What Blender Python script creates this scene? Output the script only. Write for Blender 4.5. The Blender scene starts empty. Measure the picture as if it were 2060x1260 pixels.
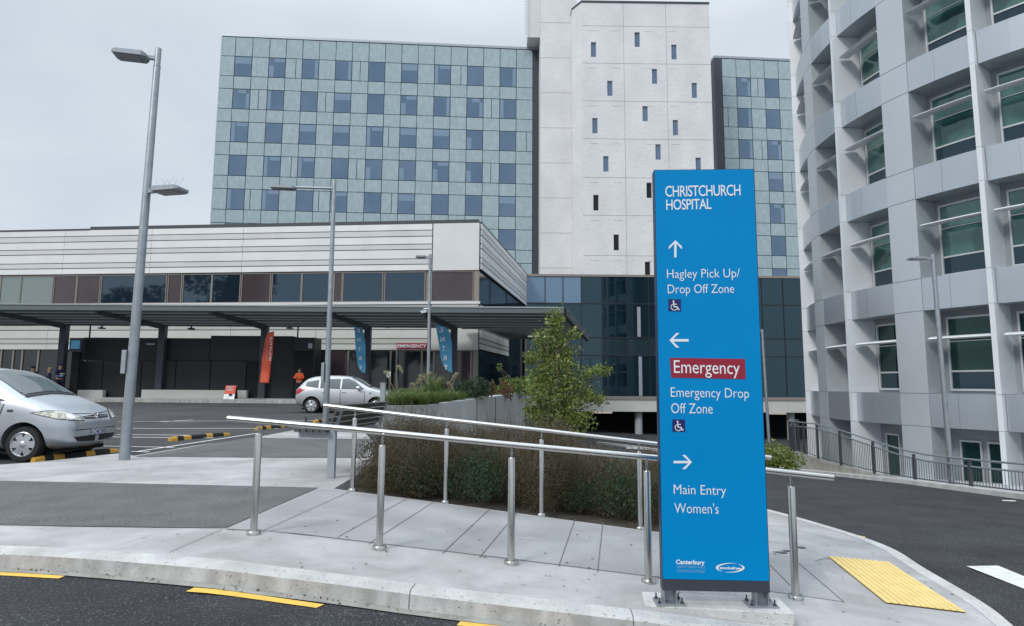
import bpy, bmesh, math, random
from math import sin, cos, tan, atan, atan2, pi, radians, sqrt, hypot
from mathutils import Vector, Matrix, geometry
from mathutils.bvhtree import BVHTree
random.seed(7)
SC = bpy.context.scene
COL = SC.collection

# ------------------------------------------------------------------ camera
FPX = 1260.0; TILT = atan(143.6 / FPX); ROLL = 0.0065
cam = bpy.data.cameras.new('camera'); cam_o = bpy.data.objects.new('camera', cam); COL.objects.link(cam_o)
cam.sensor_width = 36.0; cam.lens = 36.0 * FPX / 2060.0
cam.clip_start = 0.05; cam.clip_end = 3000
cam_o.matrix_world = Matrix.Translation((0, 0, 1.5)) @ Matrix.Rotation(pi / 2 + TILT, 4, 'X') @ Matrix.Rotation(ROLL, 4, 'Z')
SC.camera = cam_o

# ------------------------------------------------------------------ sky, sun, exposure
SUN_EL, SUN_AZ = radians(38), radians(218)      # azimuth clockwise from +Y: behind the camera, to its left
w = bpy.data.worlds.new("World"); SC.world = w; w.use_nodes = True
nt = w.node_tree; N = nt.nodes; L = nt.links; N.clear()
out = N.new('ShaderNodeOutputWorld'); bg = N.new('ShaderNodeBackground'); L.new(bg.outputs[0], out.inputs[0])
bg.inputs[1].default_value = 0.10
sky = N.new('ShaderNodeTexSky'); sky.sky_type = 'NISHITA'; sky.sun_disc = False
sky.sun_elevation = SUN_EL; sky.sun_rotation = SUN_AZ
tc = N.new('ShaderNodeTexCoord')
mp = N.new('ShaderNodeMapping'); mp.inputs['Scale'].default_value = (1.0, 1.0, 2.2); L.new(tc.outputs['Generated'], mp.inputs[0])
nz = N.new('ShaderNodeTexNoise'); nz.inputs['Scale'].default_value = 2.3; nz.inputs['Detail'].default_value = 5; nz.inputs['Roughness'].default_value = .5
nz.inputs['Distortion'].default_value = .35
L.new(mp.outputs[0], nz.inputs['Vector'])
cr = N.new('ShaderNodeValToRGB'); cr.color_ramp.elements[0].position = .34; cr.color_ramp.elements[1].position = .66
cr.color_ramp.elements[0].color = (5.7, 6.5, 7.3, 1); cr.color_ramp.elements[1].color = (7.1, 7.7, 8.35, 1)
L.new(nz.outputs[0], cr.inputs[0])
sx = N.new('ShaderNodeSeparateXYZ'); L.new(tc.outputs['Generated'], sx.inputs[0])
mr = N.new('ShaderNodeMapRange'); mr.inputs[1].default_value = .50; mr.inputs[2].default_value = 1.0; mr.inputs[3].default_value = 1.0; mr.inputs[4].default_value = 2.7
L.new(sx.outputs[2], mr.inputs[0])
vm = N.new('ShaderNodeVectorMath'); vm.operation = 'SCALE'; L.new(cr.outputs[0], vm.inputs[0]); L.new(mr.outputs[0], vm.inputs['Scale'])
mx = N.new('ShaderNodeMix'); mx.data_type = 'RGBA'; mx.inputs[0].default_value = .93
L.new(sky.outputs[0], mx.inputs[6]); L.new(vm.outputs[0], mx.inputs[7]); L.new(mx.outputs[2], bg.inputs[0])
sun = bpy.data.lights.new('sun', 'SUN'); sun.energy = 1.5; sun.angle = radians(14); sun.color = (1.0, .965, .92)
sun_o = bpy.data.objects.new('sun', sun); COL.objects.link(sun_o)
sd = Vector((sin(SUN_AZ) * cos(SUN_EL), cos(SUN_AZ) * cos(SUN_EL), sin(SUN_EL)))
sun_o.rotation_euler = sd.to_track_quat('Z', 'Y').to_euler()
SC.view_settings.view_transform = 'Standard'; SC.view_settings.look = 'None'
SC.view_settings.exposure = 0.10; SC.view_settings.gamma = 1.0
SC.view_settings.use_curve_mapping = False

# ------------------------------------------------------------------ measuring helpers (photograph pixel -> point in the world)
def ray(px, py):
    u = (px - 1030) / FPX; v = (630 - py) / FPX
    c, s = cos(ROLL), sin(ROLL)
    u, v = u * c - v * s, u * s + v * c
    return Vector((u, cos(TILT) - v * sin(TILT), sin(TILT) + v * cos(TILT)))
CAM = Vector((0, 0, 1.5))
def atY(px, py, Y):
    d = ray(px, py); return CAM + d * (Y / d.y)
def atPl(px, py, P, n):
    d = ray(px, py); return CAM + d * ((P - CAM).dot(n) / d.dot(n))
def sstep(a, b, x):
    t = min(1, max(0, (x - a) / (b - a))); return t * t * (3 - 2 * t)
def H(x, y):                                     # the lie of the land (top of paving)
    p = .13 + .012 * (min(max(y, -5), 60) - 6)
    d = x + 2.2
    soft = .5 * (d + sqrt(d * d + .02))
    r = .085 * min(soft, 6.2) + .037 * max(0, min(soft, 26) - 6.2)
    g = 0
    if y > 7.5: g = .05 * (min(y, 14) - 7.5) + .085 * max(0, min(y, 30) - 14) + .03 * max(0, min(y, 60) - 30) + .016 * max(0, min(y, 30) - 20)
    return p - r - g * sstep(-1.5, 4.0, x)
def G(px, py, dz=0.0):
    d = ray(px, py); t = 5.0; p = CAM + d * t
    for _ in range(60):
        if d.z > -1e-4: break
        z = H(p.x, p.y) + dz
        t2 = (z - CAM.z) / d.z; t = .5 * t + .5 * min(t2, 400); p = CAM + d * t
    return Vector((p.x, p.y, H(p.x, p.y) + dz))

# ------------------------------------------------------------------ materials
def mat(name, col, rough=.6, metal=0.0, col2=None, nscale=4.0, ndetail=6, lo=.35, hi=.65, bump=0.0, bscale=None, ior=1.5, coat=0.0,
        streak=None, spec=None, speck=None, emit=None, bdist=.02, tint=None, patch=None):
    m = bpy.data.materials.new(name); m.use_nodes = True
    t = m.node_tree; n = t.nodes; l = t.links; b = n['Principled BSDF']
    b.inputs['Base Color'].default_value = (*col, 1); b.inputs['Roughness'].default_value = rough
    b.inputs['Metallic'].default_value = metal; b.inputs['IOR'].default_value = ior
    b.inputs['Coat Weight'].default_value = coat
    if tint: b.inputs['Specular Tint'].default_value = (*tint, 1)
    if spec is not None: b.inputs['Specular IOR Level'].default_value = spec
    tcn = n.new('ShaderNodeTexCoord')
    src = None
    if col2 is not None:
        vec = tcn.outputs['Object']
        if streak:
            mpn = n.new('ShaderNodeMapping'); mpn.inputs['Scale'].default_value = streak; l.new(vec, mpn.inputs[0]); vec = mpn.outputs[0]
        nn = n.new('ShaderNodeTexNoise'); nn.inputs['Scale'].default_value = nscale; nn.inputs['Detail'].default_value = ndetail
        l.new(vec, nn.inputs['Vector'])
        r = n.new('ShaderNodeValToRGB'); r.color_ramp.elements[0].position = lo; r.color_ramp.elements[1].position = hi
        r.color_ramp.elements[0].color = (*col, 1); r.color_ramp.elements[1].color = (*col2, 1)
        l.new(nn.outputs[0], r.inputs[0]); src = r.outputs[0]
        if speck:
            scol, sscale, thr = speck
            n2 = n.new('ShaderNodeTexNoise'); n2.inputs['Scale'].default_value = sscale; n2.inputs['Detail'].default_value = 2
            l.new(tcn.outputs['Object'], n2.inputs['Vector'])
            r2 = n.new('ShaderNodeValToRGB'); r2.color_ramp.elements[0].position = thr; r2.color_ramp.elements[1].position = thr + .06
            l.new(n2.outputs[0], r2.inputs[0])
            mm = n.new('ShaderNodeMix'); mm.data_type = 'RGBA'; l.new(r2.outputs[0], mm.inputs[0]); l.new(src, mm.inputs[6]); mm.inputs[7].default_value = (*scol, 1)
            src = mm.outputs[2]
        if patch:
            n3 = n.new('ShaderNodeTexNoise'); n3.inputs['Scale'].default_value = patch[0]; n3.inputs['Detail'].default_value = 7; n3.inputs['Distortion'].default_value = .8; n3.inputs['Roughness'].default_value = .62
            l.new(tcn.outputs['Object'], n3.inputs['Vector'])
            m3 = n.new('ShaderNodeMapRange'); m3.inputs[1].default_value = .32; m3.inputs[2].default_value = .68; m3.inputs[3].default_value = 1 - patch[1]; m3.inputs[4].default_value = 1 + patch[1]
            l.new(n3.outputs[0], m3.inputs[0])
            v3 = n.new('ShaderNodeVectorMath'); v3.operation = 'SCALE'; l.new(src, v3.inputs[0]); l.new(m3.outputs[0], v3.inputs['Scale']); src = v3.outputs[0]
        l.new(src, b.inputs['Base Color'])
    if bump:
        nb = n.new('ShaderNodeTexNoise'); nb.inputs['Scale'].default_value = bscale or nscale * 6; nb.inputs['Detail'].default_value = 4
        l.new(tcn.outputs['Object'], nb.inputs['Vector'])
        bp = n.new('ShaderNodeBump'); bp.inputs['Strength'].default_value = bump; bp.inputs['Distance'].default_value = bdist
        l.new(nb.outputs[0], bp.inputs['Height']); l.new(bp.outputs[0], b.inputs['Normal'])
    if emit:
        b.inputs['Emission Color'].default_value = (*emit[0], 1); b.inputs['Emission Strength'].default_value = emit[1]
    return m
M = {}
M['asphalt'] = mat('asphalt', (.019, .021, .025), .9, col2=(.034, .036, .040), nscale=1.6, bump=.6, bscale=80, speck=((.12, .12, .125), 60, .59), patch=(.45, .28))
M['asphalt_fine'] = mat('asphalt_fine', (.045, .046, .05), .9, col2=(.075, .075, .08), nscale=.9, bump=.3, bscale=60, speck=((.11, .11, .115), 60, .6))
M['concrete'] = mat('concrete', (.35, .345, .345), .85, col2=(.45, .445, .445), nscale=.9, ndetail=9, bump=.15, bscale=60, speck=((.20, .20, .195), 14, .69), streak=(1, 1.6, 1), patch=(1.7, .17))
M['ramp'] = mat('concrete_ramp', (.29, .29, .295), .85, col2=(.36, .36, .365), nscale=1.3, ndetail=9, bump=.15, bscale=60, speck=((.20, .20, .20), 12, .69), patch=(1.3, .10))
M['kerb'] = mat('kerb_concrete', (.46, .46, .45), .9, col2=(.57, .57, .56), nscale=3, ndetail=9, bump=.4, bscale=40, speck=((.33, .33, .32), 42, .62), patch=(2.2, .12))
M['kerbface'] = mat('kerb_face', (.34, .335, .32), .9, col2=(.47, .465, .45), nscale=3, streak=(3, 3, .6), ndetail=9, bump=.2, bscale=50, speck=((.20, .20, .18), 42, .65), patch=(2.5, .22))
M['gutter'] = mat('gutter_concrete', (.36, .355, .33), .9, col2=(.24, .235, .21), nscale=5, bump=.2, bscale=50)
M['aggregate'] = mat('exposed_aggregate', (.092, .096, .097), .9, col2=(.125, .128, .128), nscale=2.5, bump=.4, bscale=110, speck=((.25, .25, .24), 95, .58))
M['joint'] = mat('joint', (.12, .12, .122), .9)
M['yellow'] = mat('yellow_paint', (.86, .55, .10), .8, col2=(.74, .47, .09), nscale=9, bump=.3, bscale=90, speck=((.25, .2, .1), 45, .70))
M['white'] = mat('white_paint', (.78, .78, .77), .8, col2=(.62, .62, .62), nscale=9, bump=.3, bscale=90)
M['soil'] = mat('soil', (.03, .024, .018), 1, col2=(.06, .05, .036), nscale=5, bump=.6, bscale=25)
M['steel'] = mat('stainless_steel', (.60, .59, .57), .27, 1.0, col2=(.52, .51, .49), nscale=3, streak=(40, 40, .6))
M['galv'] = mat('galvanised_steel', (.40, .44, .46), .42, .75, col2=(.34, .37, .41), nscale=7)
M['lampgrey'] = mat('lamp_grey', (.36, .39, .43), .5, .3, col2=(.32, .345, .38), nscale=3)
M['lens'] = mat('lamp_lens', (.30, .31, .34), .2)
M['darkgrey'] = mat('dark_grey', (.05, .055, .065), .5)
M['signblue'] = mat('sign_blue', (.0005, .245, .575), .38, col2=(.001, .255, .60), nscale=1.2, ior=1.3, spec=.25)
M['navy'] = mat('sign_navy', (.008, .012, .13), .4)
M['signred'] = mat('sign_red', (.31, .012, .035), .4)
M['signwhite'] = mat('sign_white', (.82, .85, .89), .45)
M['signpale'] = mat('sign_pale_blue', (.20, .48, .74), .45)
M['charcoal'] = mat('charcoal', (.045, .05, .068), .45)
M['wallwhite'] = mat('white_precast', (.62, .625, .63), .7, col2=(.70, .705, .71), nscale=.35, ndetail=9, bump=.7, bscale=2.2, streak=(1, 1, .6), bdist=.06)
M['seam'] = mat('panel_seam', (.30, .30, .31), .8)
M['fascia'] = mat('white_cladding', (.66, .665, .67), .5, col2=(.72, .725, .73), nscale=.6)
M['beige'] = mat('beige_cladding', (.50, .51, .47), .6, col2=(.56, .57, .53), nscale=.5)
M['mullbrown'] = mat('bronze_frame', (.27, .24, .215), .5, .2)
M['brown'] = mat('brown_panel', (.055, .04, .045), .12, col2=(.07, .052, .055), nscale=.5, ior=1.6)
M['glassblue'] = mat('blue_glass', (.012, .022, .035), .03, ior=1.9, tint=(.62, .82, 1))
M['glassdark'] = mat('dark_glass', (.012, .018, .024), .04, ior=1.6)
M['glasspale'] = mat('pale_blind_glass', (.17, .22, .21), .06, ior=1.9)
M['glasspod'] = mat('podium_glass', (.004, .014, .022), .03, ior=1.82, tint=(.55, .82, .95))
M['spandrelglass'] = mat('spandrel_glass', (.020, .036, .044), .06, ior=1.65, tint=(.6, .85, 1))
M['skyglass'] = mat('painted_sky_glass', (.13, .21, .31), .05, ior=2.0, tint=(.7, .88, 1))  # pale base colour paints the sky's reflection into the glass
M['glassgreen'] = mat('green_glass', (.008, .045, .045), .04, col2=(.05, .13, .12), nscale=.9, ndetail=2, lo=.45, hi=.55, ior=1.9, tint=(.75, 1, .95))  # paler noise patches paint ceiling reflections into the pane colour
M['glasslow'] = mat('green_glass_dark', (.006, .026, .028), .04, ior=1.55, tint=(.7, 1, .95))
M['glasslow2'] = mat('dark_slate_glass', (.010, .020, .028), .05, ior=1.7, tint=(.6, .85, 1))
M['darkframe'] = mat('dark_mullion', (.016, .022, .028), .4)
M['canopy'] = mat('canopy_steel', (.045, .055, .062), .5, .3)
M['slat'] = mat('canopy_slat', (.045, .055, .062), .5, .3)
M['slatlit'] = mat('canopy_slat_lit', (.15, .175, .185), .5, .2)  # paler copy of the slat material, lit slat edges put into the colour
M['canopyedge'] = mat('canopy_edge', (.13, .155, .16), .5, .2)
M['black'] = mat('black_panel', (.013, .016, .019), .55)
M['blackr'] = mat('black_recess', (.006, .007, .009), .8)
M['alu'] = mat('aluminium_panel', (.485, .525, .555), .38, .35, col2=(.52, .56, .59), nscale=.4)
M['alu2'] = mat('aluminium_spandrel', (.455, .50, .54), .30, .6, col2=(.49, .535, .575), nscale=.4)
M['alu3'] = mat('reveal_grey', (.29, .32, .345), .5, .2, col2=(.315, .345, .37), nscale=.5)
M['fin'] = mat('white_fin', (.70, .73, .76), .4, .1)
M['shade'] = mat('sunshade_aluminium', (.78, .80, .82), .35, .1)
M['winframe'] = mat('window_frame', (.55, .58, .60), .4, .3)
M['wallgrey'] = mat('planter_concrete', (.40, .41, .415), .85, col2=(.49, .50, .505), nscale=2, streak=(1, 1, .25), ndetail=9, bump=.2, bscale=30)
M['oldconc'] = mat('weathered_concrete', (.26, .25, .215), .9, col2=(.36, .35, .31), nscale=3, ndetail=9, bump=.3, bscale=25)
M['lichen'] = mat('lichen_concrete', (.40, .41, .40), .9, col2=(.27, .275, .26), nscale=14, ndetail=9, bump=.3, bscale=40)
M['rubber'] = mat('rubber', (.018, .018, .02), .8)
M['silver'] = mat('silver_paint', (.52, .55, .59), .33, .7, coat=.5)
M['silver2'] = mat('silver_paint_old', (.56, .57, .59), .33, .6, coat=.5)
M['carglass'] = mat('car_glass', (.10, .125, .13), .04, ior=1.8)
M['cardark'] = mat('car_dark', (.012, .013, .015), .5)
M['chrome'] = mat('chrome', (.75, .76, .78), .15, 1)
M['lampsurround'] = mat('lamp_surround', (.10, .105, .11), .25, .5)
M['headlamp'] = mat('headlamp', (.40, .40, .34), .12, col2=(.72, .72, .62), nscale=14, lo=.45, hi=.55, ior=1.7)
M['taillamp'] = mat('taillamp', (.42, .02, .03), .2)
M['hubcap'] = mat('hubcap', (.58, .60, .63), .3, .6)
M['plate'] = mat('number_plate', (.68, .70, .74), .5)
M['orange'] = mat('orange_cloth', (.80, .13, .03), .8, col2=(.70, .10, .02), nscale=8)
M['flagred'] = mat('flag_orange', (.74, .12, .055), .7, col2=(.64, .10, .045), nscale=3)
M['flagblue'] = mat('flag_blue', (.11, .40, .64), .7, col2=(.09, .36, .58), nscale=3)
M['skin'] = mat('skin', (.48, .28, .20), .6)
M['hair'] = mat('hair', (.03, .022, .018), .8)
M['hairfair'] = mat('hair_fair', (.40, .26, .12), .8)
M['navycloth'] = mat('navy_cloth', (.012, .014, .045), .85)
M['darkcloth'] = mat('dark_cloth', (.014, .015, .02), .85)
M['paleblue'] = mat('pale_blue_cloth', (.45, .58, .82), .8)
M['screen'] = mat('screen', (.05, .2, .35), .3, emit=((.08, .30, .45), .25))
M['bark'] = mat('bark', (.10, .08, .06), .9, col2=(.16, .13, .10), nscale=12, streak=(1, 1, .2), bump=.5)
def leafmat(name, a, b, c=None):
    m = bpy.data.materials.new(name); m.use_nodes = True
    t = m.node_tree; n = t.nodes; l = t.links; p = n['Principled BSDF']
    g = n.new('ShaderNodeNewGeometry'); r = n.new('ShaderNodeValToRGB')
    r.color_ramp.elements[0].color = (*a, 1); r.color_ramp.elements[1].color = (*b, 1)
    if c:
        e = r.color_ramp.elements.new(.93); e.color = (*b, 1); r.color_ramp.elements[2].color = (*c, 1)
    l.new(g.outputs['Random Per Island'], r.inputs[0]); l.new(r.outputs[0], p.inputs['Base Color'])
    p.inputs['Roughness'].default_value = .55
    tr = n.new('ShaderNodeBsdfTranslucent'); l.new(r.outputs[0], tr.inputs[0])
    mxs = n.new('ShaderNodeMixShader'); mxs.inputs[0].default_value = .35
    l.new(p.outputs[0], mxs.inputs[1]); l.new(tr.outputs[0], mxs.inputs[2]); l.new(mxs.outputs[0], n['Material Output'].inputs[0])
    return m
M['leaf'] = leafmat('leaf_green', (.085, .125, .030), (.28, .345, .09), (.48, .47, .16))
M['leafdark'] = leafmat('leaf_dark', (.018, .045, .022), (.045, .085, .035))
M['leafbrown'] = leafmat('leaf_brown', (.050, .043, .022), (.140, .112, .058), (.10, .125, .05))
M['leaflime'] = leafmat('leaf_lime', (.07, .14, .03), (.20, .28, .06), (.34, .34, .14))
M['grassm'] = leafmat('tussock', (.07, .125, .03), (.20, .27, .085), (.34, .33, .16))
M['plume'] = leafmat('plume', (.34, .32, .19), (.50, .46, .30))
M['rust'] = leafmat('rusty_leaf', (.12, .05, .025), (.22, .13, .06))
M['treeback'] = leafmat('tree_far', (.02, .04, .018), (.05, .085, .03))
def gridpanel(name, a, b):      # fritted glass cladding
    m = mat(name, a, .14, col2=b, nscale=2.6, ndetail=13, lo=.44, hi=.66, ior=1.6, streak=(1, 1, .55))
    return m
M['frit'] = gridpanel('fritted_glass', (.325, .415, .445), (.385, .475, .505))
M['towerglass'] = mat('tower_window_glass', (.085, .14, .215), .05, col2=(.12, .175, .26), nscale=.25, ior=1.8, tint=(.7, .85, 1))
M['blind'] = mat('window_blind', (.20, .285, .38), .15, ior=1.5)

# ------------------------------------------------------------------ mesh builder
class MB:
    def __init__(s): s.v = []; s.f = []; s.mi = []; s.cur = 0
    def add(s, vs, fs):
        o = len(s.v); s.v += [Vector(v) for v in vs]; s.f += [tuple(i + o for i in f) for f in fs]; s.mi += [s.cur] * len(fs); return s
    def quad(s, a, b, c, d): return s.add([a, b, c, d], [(0, 1, 2, 3)])
    def box(s, x0, x1, y0, y1, z0, z1):
        return s.obox(Vector(((x0 + x1) / 2, (y0 + y1) / 2, (z0 + z1) / 2)), Vector((1, 0, 0)), Vector((0, 1, 0)), Vector((0, 0, 1)), (x1 - x0) / 2, (y1 - y0) / 2, (z1 - z0) / 2)
    def obox(s, c, u, v, w_, a, b, d):
        c = Vector(c); u = Vector(u) * a; v = Vector(v) * b; w_ = Vector(w_) * d
        P = [c - u - v - w_, c + u - v - w_, c + u + v - w_, c - u + v - w_, c - u - v + w_, c + u - v + w_, c + u + v + w_, c - u + v + w_]
        return s.add(P, [(0, 3, 2, 1), (4, 5, 6, 7), (0, 1, 5, 4), (1, 2, 6, 5), (2, 3, 7, 6), (3, 0, 4, 7)])
    def wallbox(s, p, q, t0, t1, z0, z1):      # box along the ground line p->q, from t0 to t1 to its right-hand side (towards -normal), z0..z1
        p = Vector((p[0], p[1], 0)); q = Vector((q[0], q[1], 0)); d = (q - p).normalized(); n = Vector((d.y, -d.x, 0))
        a = [p + n * t0, q + n * t0, q + n * t1, p + n * t1]
        P = [Vector((k.x, k.y, z0)) for k in a] + [Vector((k.x, k.y, z1)) for k in a]
        return s.add(P, [(0, 1, 2, 3), (7, 6, 5, 4), (4, 5, 1, 0), (5, 6, 2, 1), (6, 7, 3, 2), (7, 4, 0, 3)])
    def prism(s, poly, ext):                  # closed polygon of 3D points extruded by a vector
        n = len(poly); ext = Vector(ext); a = [Vector(p) for p in poly]; b = [p + ext for p in a]
        return s.add(a + b, [tuple(range(n))[::-1], tuple(range(n, 2 * n))] + [(i, (i + 1) % n, n + (i + 1) % n, n + i) for i in range(n)])
    def tube(s, p, q, r, n=10, r2=None, cap=True):
        p = Vector(p); q = Vector(q); r2 = r if r2 is None else r2; d = (q - p).normalized()
        u = d.orthogonal().normalized(); v = d.cross(u)
        A = [p + (u * cos(2 * pi * i / n) + v * sin(2 * pi * i / n)) * r for i in range(n)]
        B = [q + (u * cos(2 * pi * i / n) + v * sin(2 * pi * i / n)) * r2 for i in range(n)]
        fs = [(i, (i + 1) % n, n + (i + 1) % n, n + i) for i in range(n)]
        if cap: fs += [tuple(range(n))[::-1], tuple(range(n, 2 * n))]
        return s.add(A + B, fs)
    def path(s, pts, r, n=8):
        pts = [Vector(p) for p in pts]; rings = []; k = len(pts)
        rr = r if isinstance(r, (list, tuple)) else [r] * k
        u = None
        for i, p in enumerate(pts):
            d = (pts[min(i + 1, k - 1)] - pts[max(i - 1, 0)]).normalized()
            u = d.orthogonal().normalized() if u is None else (u - d * u.dot(d)).normalized()
            v = d.cross(u); rings.append([p + (u * cos(2 * pi * j / n) + v * sin(2 * pi * j / n)) * rr[i] for j in range(n)])
        fs = []
        for i in range(k - 1):
            for j in range(n): fs.append((i * n + j, i * n + (j + 1) % n, (i + 1) * n + (j + 1) % n, (i + 1) * n + j))
        fs += [tuple(range(n))[::-1], tuple(range((k - 1) * n, k * n))]
        return s.add([p for rg in rings for p in rg], fs)
    def lathe(s, prof, c, ax=(0, 0, 1), n=20):   # prof: (radius, height along the axis)
        c = Vector(c); ax = Vector(ax).normalized(); u = ax.orthogonal().normalized(); v = ax.cross(u); k = len(prof)
        P = [c + ax * h + (u * cos(2 * pi * j / n) + v * sin(2 * pi * j / n)) * r for r, h in prof for j in range(n)]
        fs = [(i * n + j, i * n + (j + 1) % n, (i + 1) * n + (j + 1) % n, (i + 1) * n + j) for i in range(k - 1) for j in range(n)]
        if prof[0][0] > 1e-5: fs.append(tuple(range(n))[::-1])
        if prof[-1][0] > 1e-5: fs.append(tuple(range((k - 1) * n, k * n)))
        return s.add(P, fs)
    def strip(s, A, B):
        n = len(A); return s.add(list(A) + list(B), [(i, i + 1, n + i + 1, n + i) for i in range(n - 1)])
    def leaf(s, p, size, asp=.5):
        a = random.uniform(0, 2 * pi); z = random.uniform(-.7, 1); h = sqrt(max(0, 1 - z * z)); nn = Vector((h * cos(a), h * sin(a), z))
        u = nn.orthogonal().normalized(); b = random.uniform(0, 2 * pi); v = nn.cross(u); d = u * cos(b) + v * sin(b); e = nn.cross(d)
        return s.add([p - d * size, p + e * size * asp, p + d * size, p - e * size * asp], [(0, 1, 2, 3)])
ORG = {}
def org(o): return ORG.get(o.name, Vector((0, 0, 0)))
def build(name, mb, m, parent=None, smooth=None, bevel=0.0, at=None):
    o0 = org(parent) if parent else (Vector(at) if at is not None else Vector((0, 0, 0)))
    me = bpy.data.meshes.new(name); me.from_pydata([tuple(v - o0) for v in mb.v], [], mb.f)
    ms = m if isinstance(m, (list, tuple)) else [m]
    for k in ms: me.materials.append(k)
    if len(ms) > 1: me.polygons.foreach_set('material_index', mb.mi)
    bm_ = bmesh.new(); bm_.from_mesh(me); bmesh.ops.recalc_face_normals(bm_, faces=bm_.faces); bm_.to_mesh(me); bm_.free()
    o = bpy.data.objects.new(name, me); COL.objects.link(o)
    if parent: o.parent = parent
    else: o.location = o0
    ORG[o.name] = o0
    if smooth:
        me.shade_smooth(); me.set_sharp_from_angle(angle=radians(smooth))
    if bevel:
        b = o.modifiers.new('bevel', 'BEVEL'); b.width = bevel; b.segments = 2; b.limit_method = 'ANGLE'; b.angle_limit = radians(40)
    return o
def tag(o, label=None, cat=None, group=None, kind=None):
    if label: o['label'] = label
    if cat: o['category'] = cat
    if group: o['group'] = group
    if kind: o['kind'] = kind
    return o
def thing(name, loc, label, cat, group=None):
    o = bpy.data.objects.new(name, None); COL.objects.link(o); o.location = loc; o.empty_display_size = .2
    ORG[o.name] = Vector(loc); return tag(o, label, cat, group)
def struct(name, mb, m, **k):
    o = build(name, mb, m, **k); o['kind'] = 'structure'; return o
def kids(o): return [c for c in bpy.data.objects if c.parent == o]
def copy_tree(o, loc, rotz=0, scale=None, label=None, parent=None):
    c = o.copy(); COL.objects.link(c); ORG[c.name] = Vector((0, 0, 0))
    if parent: c.parent = parent
    else:
        c.location = loc; c.rotation_euler = (0, 0, rotz)
        if scale: c.scale = scale if isinstance(scale, (tuple, list)) else (scale,) * 3
        if label: c['label'] = label
    for ch in kids(o): copy_tree(ch, None, parent=c)
    return c
def evalmesh(o):
    bpy.context.view_layer.update()
    dg = bpy.context.evaluated_depsgraph_get()
    return bpy.data.meshes.new_from_object(o.evaluated_get(dg))
def inpoly(x, y, P):
    r = False; j = len(P) - 1
    for i in range(len(P)):
        if (P[i][1] > y) != (P[j][1] > y) and x < (P[j][0] - P[i][0]) * (y - P[i][1]) / (P[j][1] - P[i][1]) + P[i][0]: r = not r
        j = i
    return r
def fill2d(P, step):          # triangles filling a 2D polygon with inner grid points
    vs = [Vector((p[0], p[1])) for p in P]; n = len(vs)
    x0 = min(p[0] for p in P); x1 = max(p[0] for p in P); y0 = min(p[1] for p in P); y1 = max(p[1] for p in P)
    dv = []
    for i in range(n):
        a = vs[i]; b = vs[(i + 1) % n]; k = max(1, int((b - a).length / step))
        dv += [a + (b - a) * (j / k) for j in range(k)]
    ne = len(dv); ed = [(i, (i + 1) % ne) for i in range(ne)]
    x = x0 + step / 2
    while x < x1:
        y = y0 + step / 2
        while y < y1:
            if inpoly(x, y, P): dv.append(Vector((x, y)))
            y += step
        x += step
    r = geometry.delaunay_2d_cdt(dv, ed, [], 1, 1e-5)
    return r[0], r[2]
def sheet(name, P, dz, m, step=.6, kind='structure'):
    v, f = fill2d([(p[0], p[1]) for p in P], step)
    mb = MB(); mb.add([Vector((p.x, p.y, H(p.x, p.y) + dz)) for p in v], [tuple(k) for k in f])
    o = build(name, mb, m); o['kind'] = kind; return o

# text as mesh, fitted between points: o = lower-left of the box, u/v axes, width w, height h of the given reference glyphs
def text_mb(txt, o, u, v, n, w, h, bold=0.0, thick=.002, mirror=False, ref='H', spacing=1.0):
    cu = bpy.data.curves.new('t', 'FONT'); cu.body = txt; cu.size = 1; cu.offset = bold; cu.space_character = spacing; cu.resolution_u = 3
    to = bpy.data.objects.new('t', cu); COL.objects.link(to)
    me = evalmesh(to)
    cu.body = ref; me2 = evalmesh(to)
    xs = [p.co.x for p in me.vertices]; hx = max(p.co.y for p in me2.vertices)
    x0, x1 = min(xs), max(xs); mb = MB()
    o = Vector(o); u = Vector(u); v = Vector(v); n = Vector(n)
    P = []
    for p in me.vertices:
        a = (p.co.x - x0) / (x1 - x0) * w; b = p.co.y / hx * h
        if mirror: a = w - a
        P.append(o + u * a + v * b + n * thick)
    mb.add(P, [tuple(q.vertices) for q in me.polygons])
    bpy.data.objects.remove(to); bpy.data.curves.remove(cu)
    return mb

# ================================================================== GROUND
def gp(l, dz=0): return [G(x, y, dz) for x, y in l]
ys = [-60, -30, -15, -6, -2] + [i * 1.0 for i in range(0, 62)] + [70, 90, 140, 250, 500, 900]
xs = [-900, -400, -200, -100, -60] + [-45 + 1.5 * i for i in range(60)] + [50, 70, 120, 250, 500, 900]
mb = MB(); nx = len(xs)
mb.add([Vector((x, y, H(x, y) - .24)) for y in ys for x in xs], [(j * nx + i, j * nx + i + 1, (j + 1) * nx + i + 1, (j + 1) * nx + i) for j in range(len(ys) - 1) for i in range(nx - 1)])
struct('ground', mb, M['asphalt_fine'], smooth=60)

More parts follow.
